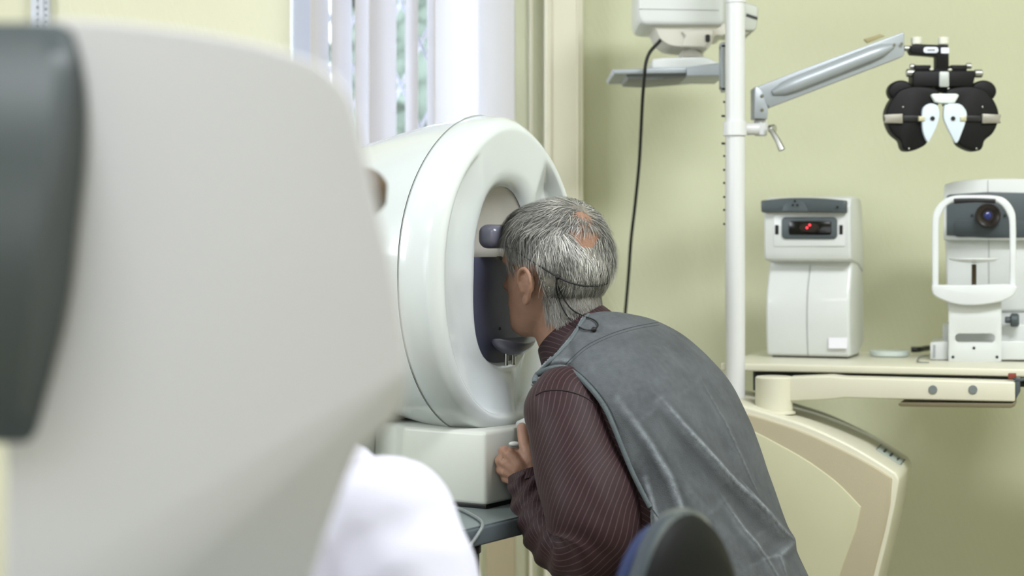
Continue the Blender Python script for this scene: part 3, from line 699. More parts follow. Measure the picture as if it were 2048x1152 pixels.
# base
zt_, zb_ = P(975, 868, 3.18).z, P(975, 1011, 3.18).z
vt, vb = zt_-C0.z+.004, zb_-C0.z
basep = [(-.125, .065), (.155, .065), (.155, -.20), (-.125, -.20), (-.10, -.155), (-.10, -.155), (-.10, -.155)]
def bp_(v, g=0): return [D(u, v, w_) for u, w_ in ((-.14-g, .06+g), (.16+g, .06+g), (.16+g, -.22), (-.105-g, -.22), (-.105-g, -.165), (-.14-g, -.125))]
top_, bot_ = bp_(vt, .0), bp_(vb, .006)
obj('pedestal', prism(bot_, (0, 0, 1), .008, 3, 25, back=top_), mat('pedestal_white', (196, 198, 190), .35, var=.01), pm)
obj('pedestal_gasket', prism(bp_(vb-.006, .004), (0, 0, .008), .001, 2, 25), M_BLACK, pm)
obj('rear_support', prism([D(-.16, vt+.06, -.22), D(.16, vt+.06, -.22), D(.16, vb, -.22), D(-.16, vb, -.22)], n3*-.12, .01), mat('pedestal_white', (196, 198, 190), .35), pm)
# hand grips on both sides of the pedestal
for sg in (-1, 1):
    g0 = D(sg*.150, 0, 0)
    g1, g2, g3 = P(1066, 946, 3.20), P(1064, 862, 3.20), P(1058, 840, 3.215)
    gf = (lambda q: q) if sg < 0 else (lambda q: q-2*((q-C0).dot(eu))*eu)
    obj('hand_grip', tube([gf(g1), gf(g2), gf(g3), gf(P(1040, 850, 3.26))], [.008, .008, .008, .009], 12), M_WHITE, pm)
    obj('grip_button', blob(gf(P(1029, 888, 3.20)), .011, .006, .005, n=8), M_WHITE, pm)

# table of the perimeter
zt = zb_-.006
tb = thing('instrument_table', 'grey height adjustable table under the large white perimeter', 'table', D(-.03, -C0.z, -.16))
def T(u, w_, z): q_ = D(u, 0, w_); return Vector((q_.x, q_.y, z))
M_TAB = mat('table_grey', (112, 122, 122), .45, var=.02)
M_TABE = mat('table_edge_grey', (84, 92, 97), .45, var=.02)
obj('tabletop', prism([T(u, w_, zt-.002) for u, w_ in ((-.41, .160), (.36, .160), (.36, -.45), (-.41, -.45))], (0, 0, .002), 0), M_TAB, tb)
obj('edge_band', prism([T(u, w_, zt-.033) for u, w_ in ((-.415, .166), (.365, .166), (.365, -.455), (-.415, -.455))], (0, 0, .0305), .004), M_TABE, tb)
obj('under_knob', cyl(T(-.315, .125, zt-.050), (0, 0, 1), .036, .018, 24), M_BLACK, tb)
obj('column', boxax(T(-.14, -.03, (zt-.04)/2+.03), eu, ez, n3, .05, (zt-.04)/2-.03, .045, .004), mat('column_grey', (104, 106, 100), .5), tb)
obj('foot_bar', join(boxax(T(-.14, -.03, .03), eu, ez, n3, .30, .03, .04, .008), boxax(T(-.14, -.03, .03), eu, ez, n3, .04, .03, .30, .008)), M_TABE, tb)
tc_ = [tuple(q_) for q_ in (T(-.33, -.03, zt+.004), T(-.34, .06, zt+.004), T(-.33, .13, zt+.005), T(-.345, .172, zt-.01), T(-.40, .176, zt-.05), T(-.43, .178, zt-.10), T(-.44, .172, zt-.2))]
obj('looped_cable', tube(spl([tuple(onplane(x, y, Vector((0, 0, zt+.004)), Z)) for x, y in ((905, 1014), (925, 1020), (945, 1030), (962, 1041))]+[tuple(onplane(965, 1052, T(-.3, .172, 0), n3)), tuple(onplane(955, 1070, T(-.3, .174, 0), n3)), tuple(onplane(940, 1092, T(-.3, .174, 0), n3)), tuple(onplane(920, 1130, T(-.3, .174, 0), n3))], 6), .0032, 8), M_GCAB,
    label='grey cable looping over the edge of the grey table', cat='cable')

# ================================================================ the man
fdir = -n3
def refl(p): p = Vector(p); return p-2*((p-C0).dot(eu))*eu
man = thing('person', 'grey haired person in grey vest and maroon striped shirt leaning into the perimeter', 'person', P(1462, 1310, 3.03)*1.0)
M_SKIN = mat('skin', (150, 114, 95), .55, var=.10, scale=30, bump=.25, bscale=150, sss=.12)
# head built as horizontal sections in head space: x = towards his left ear, y = face, z = up
HC = P(1105, 531, 3.265)
pitch = math.radians(3)
hx = -eu; hy = (fdir*math.cos(pitch)-ez*math.sin(pitch)); hz = hx.cross(hy)*1.0
if hz.z < 0: hz = -hz
def HL(p): return HC+hx*p[0]+hy*p[1]+hz*p[2]
def HI(q_):
    d = q_-HC; return Vector((d.dot(hx), d.dot(hy), d.dot(hz)))
SEC = [(.117, .010, -.030, .010), (.113, .034, -.052, .034), (.104, .055, -.070, .050), (.088, .074, -.086, .063), (.068, .086, -.096, .072), (.045, .092, -.101, .077),
       (.022, .095, -.102, .078), (.008, .097, -.101, .0775), (-.006, .089, -.099, .076), (-.018, .089, -.096, .074), (-.032, .090, -.090, .072), (-.048, .090, -.081, .069),
       (-.062, .091, -.068, .065), (-.076, .091, -.050, .061), (-.090, .089, -.030, .056), (-.102, .089, -.012, .048), (-.112, .083, .002, .037), (-.119, .068, .015, .022), (-.121, .055, .03, .010)]
SEC = [(z_*(1.10 if z_ < 0 else .98), f_, b_*1.0, w_*1.0) for z_, f_, b_, w_ in SEC]
zs_ = [s[0] for s in SEC][::-1]
def sec(z):
    return [float(np.interp(z, zs_, [s[i] for s in SEC][::-1])) for i in (1, 2, 3)]
def head_pt(z, a, off=0.0):
    f_, b_, w_ = sec(z); cy = (f_+b_)/2; ly = (f_-b_)/2
    c, s_ = math.cos(a), math.sin(a)
    e = 2/2.25
    x = w_*abs(c)**e*(1 if c >= 0 else -1); y = cy+ly*abs(s_)**e*(1 if s_ >= 0 else -1)
    if s_ > 0: x *= 1-.16*s_**2
    # features of the face
    if s_ > .2:
        g = math.exp(-(x/.013)**2)
        y += g*(.024*math.exp(-((z+.034)/.013)**2)+.012*math.exp(-((z+.012)/.012)**2))           # nose
        y += .005*math.exp(-((z+.070)/.008)**2)*math.exp(-(x/.022)**2)                         # lips
        y -= .004*math.exp(-((z+.077)/.004)**2)*math.exp(-(x/.022)**2)
        for ex in (.031, -.031):
            y -= .009*math.exp(-((z+.003)/.010)**2)*math.exp(-((x-ex)/.015)**2)                 # eye sockets
            y += .005*math.exp(-((z-.014)/.007)**2)*math.exp(-((x-ex)/.022)**2)                 # brows
        y += .005*math.exp(-((z+.106)/.012)**2)*math.exp(-(x/.02)**2)                           # chin
    x += (1 if x > 0 else -1)*.0035*math.exp(-((z+.028)/.014)**2)*math.exp(-((y-.045)/.025)**2)   # cheek bones
    v = Vector((x, y, z))
    if off:
        c0 = Vector((0, cy*.7, max(min(z, .05), -.05)*.6)); v += (v-c0).normalized()*off
    return v
ZL = list(np.linspace(.1146, .102, 5))+list(np.linspace(.098, -.131, 50))
NH = 72
head = loft([[HL(head_pt(z, 2*PI*k/NH)) for k in range(NH)] for z in ZL])
def ear(sg):
    E = Vector((sg*.080, .006, -.037))
    def e(a, b_, o=0): return HL(E+Vector((sg*(.006+o), a*1.0, b_)))
    hel = spl([tuple(e(.006, -.012, .002)), tuple(e(.013, .008, .002)), tuple(e(.008, .026, .008)), tuple(e(-.006, .032, .013)), tuple(e(-.017, .022, .016)), tuple(e(-.019, .004, .015)), tuple(e(-.013, -.014, .010)), tuple(e(-.005, -.027, .004)), tuple(e(.003, -.031, .0)), tuple(e(.007, -.022, -.002))], 5)
    Me = Matrix((hx, hy, hz)).transposed()
    return [tube(hel, .0044, 8), blob(HL(E+Vector((sg*.005, -.004, .006))), .0058, .015, .025, Me, 8), blob(HL(E+Vector((sg*.003, .002, -.024))), .006, .008, .010, Me, 8),
            blob(HL(E+Vector((sg*.004, .010, -.004))), .005, .004, .006, Me, 6)]
S = [(1158, 700, 3.25), (1212, 732, 3.21), (1258, 772, 3.18), (1298, 828, 3.15), (1330, 895, 3.13), (1360, 970, 3.11), (1392, 1060, 3.09), (1422, 1155, 3.06), (1448, 1240, 3.04), (1462, 1320, 3.03)]
SP = [P(*s) for s in S]
SA = [.070, .150, .190, .200, .200, .195, .195, .198, .205, .200]
SB = [.065, .098, .110, .120, .122, .120, .120, .125, .130, .125]
def torso(off=0.0, n=64, m=6, upto=None):
    cs = spl([tuple(p) for p in SP], m); aa = spl([(a,) for a in SA], m); bb_ = spl([(a,) for a in SB], m)
    rings = []
    for i, c in enumerate(cs):
        c = Vector(c); t = Vector(cs[min(i+1, len(cs)-1)])-Vector(cs[max(i-1, 0)]); t.normalize()
        R_ = (eu-t*eu.dot(t)).normalized(); Dd = t.cross(R_).normalized()
        if Dd.dot(n3) < 0: Dd = -Dd
        e = 2/2.4; r = []
        for k in range(n):
            a = 2*PI*k/n; c_, s_ = math.cos(a), math.sin(a)
            r.append(c+R_*(aa[i][0]+off)*abs(c_)**e*(1 if c_ >= 0 else -1)+Dd*(bb_[i][0]+off)*abs(s_)**e*(1 if s_ >= 0 else -1))
        rings.append(r)
    return loft(rings)
JL = P(1124, 800, 3.05); JR = refl(JL)
ARM = [(1195, 805, 3.11, .045), (1145, 815, 3.06, .046), (1140, 865, 3.02, .054), (1160, 940, 3.0, .050), (1180, 1020, 2.98, .047), (1188, 1068, 2.975, .045), (1165, 1088, 2.99, .043), (1118, 1052, 3.05, .040), (1084, 1006, 3.11, .033), (1063, 968, 3.15, .026), (1056, 950, 3.158, .025)]
armp = [P(a, b_, c) for a, b_, c, r in ARM]; armr = [r for *_, r in ARM]
def rs(lst, n=4): return [x[0] for x in spl([(v,) for v in lst], n)]
def hand(mir=False):
    f = refl if mir else (lambda p: p)
    out = []
    W = P(1058, 955, 3.155)
    fing = [(1016, 903, 3.158), (1009, 922, 3.163), (1010, 941, 3.170), (1017, 958, 3.178)]
    for i, (x, y, Y) in enumerate(fing):
        m = P(x, y, Y); r = [.0098, .0100, .0096, .0086][i]
        out.append(tube([f(W.lerp(m, .0)), f(W.lerp(m, .5)+Vector((0, -.006, 0))), f(m)], [.013, .0135, .0105], 10))
        L = [1.0, 1.05, 1.0, .85][i]
        ch = [m, P(x-10*L, y-1, Y+.034*L), P(x+10*L, y+2, Y+.052*L), P(x+30*L, y+2, Y+.042*L)]
        out.append(tube([f(Vector(p)) for p in spl([tuple(c) for c in ch], 3)], rs([r*1.02, r, r*.92, r*.8], 3), 10))
    th = [P(1064, 940, 3.16), P(1058, 912, 3.158), P(1049, 884, 3.168), P(1044, 858, 3.178)]
    out.append(tube([f(Vector(p)) for p in spl([tuple(c) for c in th], 4)], rs([.016, .0140, .0118, .0100], 4), 12))
    out.append(blob(f(P(1044, 857, 3.178)), .0102, .0095, .0115, n=8))
    out.append(blob(f(P(1046, 925, 3.166)), .022, .016, .025, n=8))
    out.append(blob(f(P(1058, 948, 3.157)), .020, .018, .020, n=8))
    return out
neck = tube([HL((0, -.025, .0)), HL((0, -.030, -.07)), P(1137, 660, 3.255), P(1160, 705, 3.245), P(1195, 735, 3.22)], rs([.060, .062, .064, .070, .080], 1), 28)
legs = []
hipL = P(1462, 1320, 3.03)-eu*.10; hipL.z = .45
for f in ((lambda p: Vector(p)), refl):
    kn_ = hipL+fdir*.36; kn_.z = .44
    ft = Vector((kn_.x, kn_.y, .08))+fdir*.02
    legs.append([f(hipL), f(kn_), f(ft)])
head_copy = head.copy()
parts = [head]+ear(1)+ear(-1)+[neck, torso(-.012, 40, 3), tube([Vector(p) for p in spl([tuple(p) for p in armp], 4)], rs(armr), 18), tube([refl(p) for p in spl([tuple(p) for p in armp], 4)], rs(armr), 18),
    tube([JL-ez*.02, JL.lerp(SP[1], .6)-ez*.02, JR.lerp(SP[1], .6)-ez*.02, JR-ez*.02], [.04, .055, .055, .04], 16)]+hand()+hand(True)
for a, b_, c in legs: parts += [tube([a, b_, c], [.075, .055, .04], 14)]
body_bm = remesh(join(*parts), .0032, 2)
bvh_body = BVHTree.FromBMesh(body_bm)
obj('body', body_bm, M_SKIN, man, sharp=80)

# --- hair
bald_c = HI(cast0(1170, 458)) if False else HI(BVHTree.FromBMesh(head_copy).ray_cast(EYE, ray(1172, 458))[0])
def mask_hair(p):
    x, y, z = p
    ax = abs(x)
    # hairline on the forehead / temple
    hl = .062+.35*max(0, z-.045)
    m = smooth((hl-y)/.014+.5)
    # lower limit along the side
    if y > .020: lo = .012 if y > .047 else -.052
    elif y > -.020: lo = .012
    else: lo = -.035-.055*smooth((-y-.02)/.05)
    m *= smooth((z-lo)/.012+.3)
    # bald crown
    d = (Vector(p)-bald_c).length
    m *= smooth((d-.020)/.036)
    return m
cz = list(np.linspace(.1146, .102, 6))+list(np.linspace(.098, -.118, 90))
def capoff(p):
    m = mask_hair(p); th = (.0065 if p.y < .01 or p.z > .03 else .002)+.009*smooth((-p.y)/.05)*smooth((.075-p.z)/.06)*smooth((p.z+.052)/.016)
    th *= .35+.65*smooth(((Vector(p)-bald_c).length-.03)/.05)
    if p.y > .008: m *= smooth((p.z-.004)/.014)
    return m*th-(1-m)*.004
cap = loft([[HL(head_pt(z, 2*PI*k/120, capoff(head_pt(z, 2*PI*k/120)))) for k in range(120)] for z in cz])
bvh_cap = BVHTree.FromBMesh(cap)
M_HAIR = mat('hair_base', (120, 116, 107), .7, var=.3, scale=60, bump=.6, bscale=140)
hair = obj('hair', cap, M_HAIR, man, label='short grey hair with a thin bald crown', sharp=80)
M_STR = bpy.data.materials.new('hair_strands'); M_STR.use_nodes = True
nt = M_STR.node_tree; b = nt.nodes['Principled BSDF']; b.inputs['Roughness'].default_value = .42
at_ = nt.nodes.new('ShaderNodeAttribute'); at_.attribute_name = 'Col'; nt.links.new(at_.outputs['Color'], b.inputs['Base Color'])
verts, faces, cols = [], [], []
def pdist0(x, y):
    A = ((1000, 486), (1030, 502), (1060, 520), (1090, 539), (1114, 553)); m_ = 99
    for (ax, ay), (bx, by) in zip(A, A[1:]):
        t = max(0, min(1, ((x-ax)*(bx-ax)+(y-ay)*(by-ay))/((bx-ax)**2+(by-ay)**2))); m_ = min(m_, math.hypot(x-ax-(bx-ax)*t, y-ay-(by-ay)*t))
    return m_
whorl = bald_c+Vector((-.012, .0, .008))
NS = 21000; cnt = 0; tries = 0
while cnt < NS and tries < 200000:
    tries += 1
    z = random.uniform(-.105, .1145); a = random.uniform(0, 2*PI)
    if z > .09 and random.random() < .3: pass
    p0 = head_pt(z, a); m = mask_hair(p0)
    bald = m < .35
    if random.random() > m*1.0 and not (bald and p0.z > .07 and p0.y < .05 and random.random() < .75): continue
    if p0.x < -.055 and random.random() < .6: continue
    nrm = (p0-Vector((0, -.005, 0.0))).normalized()
    d = p0-whorl
    down = Vector((0, 0, -1)); 
    if p0.z > .06: flow = Vector((d.x*1.0, d.y*1.0, -.02))*1.0
    else: flow = Vector((d.x*.15, -.25 if p0.y < .05 else -.1, -1))
    if p0.z > .06 and d.length < .04: flow = flow.normalized()
    flow = flow.normalized()+Vector((random.gauss(0, .26), random.gauss(0, .26), random.gauss(0, .26)))
    noi = noise.noise(p0*45); flow += Vector((noi*.5, noise.noise(p0*45+Vector((5, 0, 0)))*.5, 0))
    flow = (flow-nrm*flow.dot(nrm)).normalized()
    Ls = random.uniform(.024, .046)*(1 if p0.z > -.03 else .6)
    if bald: Ls *= .85
    if -.03 < p0.z < .03 and p0.y < -.03: Ls *= .9
    if p0.y > .03 and p0.z < .01: Ls *= .45
    off = capoff(p0); lift = .18 if p0.z > .05 else .06
    if -.01 < p0.z < .085 and p0.y < -.02: lift = .27
    if p0.x > 0 and p0.z < .05:
        sx_, sy_ = pix(HL(p0))
        if sx_ < 1125 and pdist0(sx_, sy_) < 15: Ls *= .4; lift = .02
    wd = random.uniform(.0004, .0009)
    side = flow.cross(nrm).normalized()
    prev = p0+nrm*(off-.001); dirv = (flow+nrm*lift*random.uniform(.3, 1.6)).normalized()
    base = len(verts); nseg = 4
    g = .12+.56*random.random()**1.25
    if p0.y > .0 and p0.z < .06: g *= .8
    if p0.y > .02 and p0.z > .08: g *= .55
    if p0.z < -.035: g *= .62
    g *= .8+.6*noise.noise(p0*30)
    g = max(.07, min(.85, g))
    for s_ in range(nseg+1):
        ww = wd*(1-.75*s_/nseg)
        q0, q1 = HL(prev-side*ww), HL(prev+side*ww); verts += [q0, q1]
        gg = g
        cols += [(gg, gg*.975, gg*.91, 1)]*2
        step = Ls/nseg
        prev = prev+dirv*step
        nn = (prev-Vector((0, -.005, 0))).normalized()
        dirv = (dirv*1.0-nn*(.10+.10*s_)+down*(.10 if p0.z < .08 else .02)).normalized()
        if s_ < nseg: i0 = base+2*s_; faces.append((i0, i0+1, i0+3, i0+2))
    cnt += 1
for _ in range(5200):
    z = random.uniform(-.118, -.042); a = math.radians(random.uniform(165, 375))
    o_ = Vector((.16*math.cos(a), -.02+.16*math.sin(a), z)); di = (Vector((0, -.03, z-.01))-o_).normalized()
    wdir = (HL(o_+di)-HL(o_)).normalized(); h = bvh_body.ray_cast(HL(o_), wdir)
    if h[0] is None: continue
    p0 = HI(h[0])
    if p0.y > -.016 and abs(p0.x) > .02: continue
    lo = -.118+.5*max(0, p0.y+.05)
    if p0.z < lo+random.uniform(0, .02): continue
    nrm = -di; flow = Vector((random.gauss(0, .25)-.3*p0.x/.07, -.15+random.gauss(0, .2), -1)); flow = (flow-nrm*flow.dot(nrm)).normalized()
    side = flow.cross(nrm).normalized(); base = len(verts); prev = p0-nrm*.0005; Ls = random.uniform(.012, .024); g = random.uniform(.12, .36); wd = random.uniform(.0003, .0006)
    for s_ in range(4):
        ww = wd*(1-.75*s_/3); verts += [HL(prev-side*ww), HL(prev+side*ww)]; cols += [(g, g*.96, g*.88, 1)]*2
        prev = prev+(flow+nrm*.22*(1 if s_ < 1 else .35)).normalized()*Ls/3
        if s_ < 3: i0 = base+2*s_; faces.append((i0, i0+1, i0+3, i0+2))
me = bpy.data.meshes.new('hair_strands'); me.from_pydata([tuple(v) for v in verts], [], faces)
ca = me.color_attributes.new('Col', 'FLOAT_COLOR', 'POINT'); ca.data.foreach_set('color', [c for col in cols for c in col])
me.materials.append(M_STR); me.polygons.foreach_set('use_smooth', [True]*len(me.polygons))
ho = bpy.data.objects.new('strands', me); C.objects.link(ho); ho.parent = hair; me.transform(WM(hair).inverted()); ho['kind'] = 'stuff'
# brows
for sg in (1, -1):
    bw = []
    for k in range(60):
        x = sg*(.014+.034*k/60); p = Vector((x, .0965-.25*max(0, abs(x)-.02), .016+.004*math.sin(k/60*PI)+random.uniform(-.002, .002)))
        bw.append(tube([HL(p), HL(p+Vector((sg*.006, .005, random.uniform(-.002, .002))))], [.0006, .0002], 3))
    obj('eyebrow', join(*bw), mat('brow_grey', (90, 86, 80), .7), man, kind='stuff')
# eyes (mostly hidden, looking into the bowl)
for sg in (1, -1):
    obj('eye', blob(HL((sg*.031, .064, -.003)), .0118, .0118, .0118, n=8), mat('eye_white', (220, 215, 208), .2), man)

# --- shirt: sleeves, torso, collar, cuffs
def shirt_mat(name):
    m = mat(name, (42, 22, 26), .6, var=.06, scale=20, sheen=.05, spec=.3)
    nt = m.node_tree; b = nt.nodes['Principled BSDF']; src = b.inputs['Base Color'].links[0].from_socket
    uvn = nt.nodes.new('ShaderNodeUVMap'); uvn.uv_map = 'UVMap'
    sx = nt.nodes.new('ShaderNodeSeparateXYZ'); nt.links.new(uvn.outputs[0], sx.inputs[0])
    def math_(op, a, b_=None):
        n_ = nt.nodes.new('ShaderNodeMath'); n_.operation = op
        for i, v in enumerate((a, b_)):
            if v is None: continue
            if isinstance(v, (int, float)): n_.inputs[i].default_value = v
            else: nt.links.new(v, n_.inputs[i])
        return n_.outputs[0]
    ca_, sa_ = math.cos(STR_A), math.sin(STR_A)
    t = math_('ADD', math_('MULTIPLY', sx.outputs[0], ca_/.0080), math_('MULTIPLY', sx.outputs[1], sa_/.0080))
    fr = math_('ABSOLUTE', math_('SUBTRACT', math_('FRACT', t), .5))
    line = math_('LESS_THAN', fr, .07)
    fine = math_('MULTIPLY', math_('SINE', math_('MULTIPLY', t, 31.4)), .12)
    mx = nt.nodes.new('ShaderNodeMix'); mx.data_type = 'RGBA'; mx.blend_type = 'MIX'
    nt.links.new(math_('MULTIPLY', line, .17), mx.inputs[0]); nt.links.new(src, mx.inputs[6]); mx.inputs[7].default_value = lin((150, 122, 128))
    nt.links.new(mx.outputs[2], b.inputs['Base Color'])
    bp = nt.nodes.new('ShaderNodeBump'); bp.inputs['Strength'].default_value = .25; bp.inputs['Distance'].default_value = .0008
    nt.links.new(math_('ADD', fine, line), bp.inputs['Height']); nt.links.new(bp.outputs[0], b.inputs['Normal'])
    return m
STR_A = math.radians(42)
M_SHIRT = shirt_mat('maroon_pinstripe')
SL = [(1200, 800, 3.12, .050), (1165, 798, 3.085, .062), (1131, 811, 3.045, .069), (1143, 860, 3.02, .074), (1163, 940, 3.0, .083), (1184, 1010, 2.98, .086), (1194, 1064, 2.975, .083), (1172, 1098, 2.99, .070), (1124, 1073, 3.045, .062), (1084, 1018, 3.11, .050), (1062, 975, 3.145, .040), (1056, 958, 3.155, .035)]
slp = [Vector(p) for p in spl([tuple(P(a, b_, c)) for a, b_, c, r in SL], 9)]
slr = rs([r for *_, r in SL], 9)
def wr(p, a, L):
    d = .0045*noise.noise(Vector((p.x*9+p.z*7, p.y*9, p.z*5)))
    d += .0035*noise.noise(Vector((p.x*22+p.z*14, p.y*20, p.z*9+3)))
    if L > .30: d += .0055*math.sin(L*150+3*math.sin(a*2))*smooth((L-.30)/.04)*(.6+.4*math.cos(a))
    return d
sleeveL = tube(slp, slr, 72, caps=False, uv=True, disp=wr)
sleeveR = tube([refl(p) for p in slp], slr, 48, caps=False, uv=True, disp=wr)
cuff = tube([P(1060, 970, 3.15), P(1056, 955, 3.157), P(1053, 945, 3.16)], [.037, .037, .035], 32, uv=True, caps=False)
tor = torso(-.004, 64, 5)
# collar
cA = (fdir*.62+ez*.78).normalized(); cR = (eu-cA*eu.dot(cA)).normalized(); cD = cA.cross(cR)
if cD.dot(n3) < 0: cD = -cD
CC = P(1150, 670, 3.252)
def cring(h, rl_, rf, n=48, sh=0):
    return [CC+cA*h+cR*rl_*math.cos(2*PI*k/n)+cD*(rf*math.sin(2*PI*k/n)+sh) for k in range(n)]
collar = loft([cring(-.035, .085, .092), cring(-.010, .077, .084), cring(.008, .071, .078), cring(.012, .069, .0765), cring(.008, .067, .0745), cring(-.02, .066, .074)], caps=False)
for bmx in (tor, collar):
    l = bmx.loops.layers.uv.new('UVMap')
    for f_ in bmx.faces:
        for lo in f_.loops: lo[l].uv = (lo.vert.co.z*1.0, lo.vert.co.x+lo.vert.co.y*.6)
shirt = obj('shirt', join(sleeveL, sleeveR, cuff, tor, collar), M_SHIRT, man, sharp=70)
# shoulder seam of the sleeve
sb = bmesh.new(); sb.from_mesh(shirt.data); sb.transform(WM(man)); bvh_shirt = BVHTree.FromBMesh(sb); sb.free()
def cast(bvhs, x, y, off=.0):
    best = None
    for bv in bvhs:
        h = bv.ray_cast(EYE, ray(x, y))
        if h[0] is not None and (best is None or h[3] < best[3]): best = h
    if best is None: return None
    return best[0]-ray(x, y)*off
def surf_line(bvhs, poly, off, n=8):
    out = []
    for x, y in spl(poly, n):
        c = cast(bvhs, x, y, off)
        if c is not None: out.append(c)
    return out
sl_ = surf_line([bvh_shirt], [(1072, 790), (1090, 782), (1120, 780), (1150, 786), (1175, 797), (1195, 812)], .0004)
obj('sleeve_seam', tube(sl_, .0016, 6), mat('shirt_seam', (34, 20, 24), .7), shirt)

# --- vest
vb_ = join(torso(.010, 72, 6), tube([Vector(p) for p in spl([tuple(JL+Vector((.01, .02, .01))), tuple(JL.lerp(SP[1], .55)+ez*.012), tuple(JR.lerp(SP[1], .55)+ez*.012), tuple(JR+ez*.01)], 5)], rs([.066, .082, .082, .066], 5), 28),
    blob(JL+Vector((.005, .01, -.01)), .072, .074, .070, n=12), blob(JR+Vector((-.005, .0, -.01)), .070, .072, .070, n=12))
vest = remesh(vb_, .0032, 14)
bvh0 = BVHTree.FromBMesh(vest)
arm_poly = spl([(1066, 768), (1070, 752), (1090, 741), (1115, 736), (1133, 739), (1158, 757), (1185, 785), (1208, 818), (1226, 858), (1245, 905), (1264, 950), (1284, 990), (1300, 1020)], 8)
def inpoly(x, y, poly):
    c = False; j = len(poly)-1
    for i in range(len(poly)):
        xi, yi = poly[i]; xj, yj = poly[j]
        if (yi > y) != (yj > y) and x < (xj-xi)*(y-yi)/(yj-yi)+xi: c = not c
        j = i
    return c
hole_poly = [p for p in arm_poly]+[(1300, 1060), (1290, 1300), (900, 1300), (900, 768)]
neck_poly = spl([(1214, 604), (1190, 612), (1168, 630), (1151, 654), (1140, 671), (1116, 699), (1088, 727), (1064, 754)], 6)+[(900, 760), (900, 500), (1214, 500)]
def ucoord(p): return (p-C0).dot(eu)
dele = []
for f_ in vest.faces:
    c = f_.calc_center_median(); u = ucoord(c)
    near = u < -.02
    cn = c if near else refl(c)
    x, y = pix(cn)
    if u > .02 or near:
        if abs(u) > .055 and inpoly(x, y, hole_poly): dele.append(f_); continue
    # neck opening by distance from the collar axis
    d = c-CC; h = d.dot(cA); r = math.hypot(d.dot(cR)/.079, d.dot(cD)/.088)
    if r < 1 and h > -.10: dele.append(f_); continue
    if near and inpoly(*pix(c), neck_poly): dele.append(f_); continue
    if c.z < .47: dele.append(f_)
bmesh.ops.delete(vest, geom=dele, context='FACES')
bmesh.ops.delete(vest, geom=[v for v in vest.verts if not v.link_faces], context='VERTS')
vest.normal_update()
# folds
def pdist(x, y, poly):
    best = (9e9, 0, 0)
    for i in range(len(poly)-1):
        ax, ay = poly[i]; bx, by = poly[i+1]; dx, dy = bx-ax, by-ay
        t = max(0, min(1, ((x-ax)*dx+(y-ay)*dy)/(dx*dx+dy*dy))); qx, qy = ax+dx*t, ay+dy*t
        d = math.hypot(x-qx, y-qy)
        if d < best[0]: best = (d, (dx*(y-ay)-dy*(x-ax))/math.hypot(dx, dy), (i+t)/(len(poly)-1))
    return best
FOLDS = [([(1320, 800), (1360, 850), (1395, 890), (1440, 940), (1500, 1000), (1560, 1058), (1600, 1090)], .0085, 11, 34),
         ([(1235, 800), (1300, 890), (1340, 960), (1365, 1030), (1385, 1110)], .0045, 10, 30),
         ([(1290, 960), (1312, 1040), (1330, 1110), (1340, 1180)], .006, 9, 26),
         ([(1470, 950), (1510, 1010), (1545, 1050)], .004, 12, 20),
         ([(1455, 1000), (1490, 1060), (1530, 1110), (1565, 1170)], .0065, 12, 30),
         ([(1400, 760), (1450, 850), (1500, 960), (1540, 1040)], .003, 12, 26),
         ([(1590, 1080), (1560, 1110), (1575, 1160)], .004, 10, 20)]
for v in vest.verts:
    p = v.co; u = ucoord(p); d = 0
    if v.normal.dot(p-EYE) < 0.15:
        x, y = pix(p)
        for poly, amp, ws, wb in FOLDS:
            dd, sg, t = pdist(x, y, poly)
            fade = math.sin(max(.02, min(.98, t))*PI)**.5
            d += 1.35*amp*fade*(math.exp(-(dd/ws)**2)*.9-.75*math.exp(-((sg-wb*.9)/wb)**2)*math.exp(-(max(0, dd-abs(sg))/20)**2)*(1 if sg > 0 else .3)*math.exp(-(max(0, dd-60)/20)**2))
    d += .0035*noise.noise(Vector((p.x*7, p.y*7, p.z*4)))+.0014*noise.noise(Vector((p.x*24, p.y*24, p.z*16)))
    v.co = p+v.normal*d
for _ in range(2): bmesh.ops.smooth_vert(vest, verts=[v for v in vest.verts if not v.is_boundary], factor=.5, use_axis_x=True, use_axis_y=True, use_axis_z=True)
bvh_vest = BVHTree.FromBMesh(vest)
M_VEST = mat('grey_denim', (70, 73, 76), .9, var=.26, scale=14, bump=.4, bscale=500, sheen=.05, spec=.25)
nt = M_VEST.node_tree; b = nt.nodes['Principled BSDF']; src = b.inputs['Base Color'].links[0].from_socket
tcn = nt.nodes.new('ShaderNodeTexCoord'); n2 = nt.nodes.new('ShaderNodeTexNoise'); n2.inputs['Scale'].default_value = 90; n2.inputs['Detail'].default_value = 6
nt.links.new(tcn.outputs['Object'], n2.inputs[0])
geo = nt.nodes.new('ShaderNodeNewGeometry')                      # fold highlights painted pale on raised creases, together with wear
mr = nt.nodes.new('ShaderNodeMapRange'); mr.inputs['From Min'].default_value = .495; mr.inputs['From Max'].default_value = .535
nt.links.new(geo.outputs['Pointiness'], mr.inputs['Value'])
mm = nt.nodes.new('ShaderNodeMath'); mm.operation = 'MULTIPLY'; nt.links.new(mr.outputs[0], mm.inputs[0]); nt.links.new(n2.outputs['Fac'], mm.inputs[1])
mx = nt.nodes.new('ShaderNodeMix'); mx.data_type = 'RGBA'; nt.links.new(mm.outputs[0], mx.inputs[0]); nt.links.new(src, mx.inputs[6]); mx.inputs[7].default_value = lin((150, 156, 162))
nt.links.new(mx.outputs[2], b.inputs['Base Color'])
vo = obj('vest', vest, M_VEST, man, sharp=80)
sol = vo.modifiers.new('thickness', 'SOLIDIFY'); sol.thickness = .0035; sol.offset = -1
M_BIND = mat('vest_binding', (88, 96, 99), .8, var=.12, scale=60, bump=.5, bscale=500)
ap = arm_poly
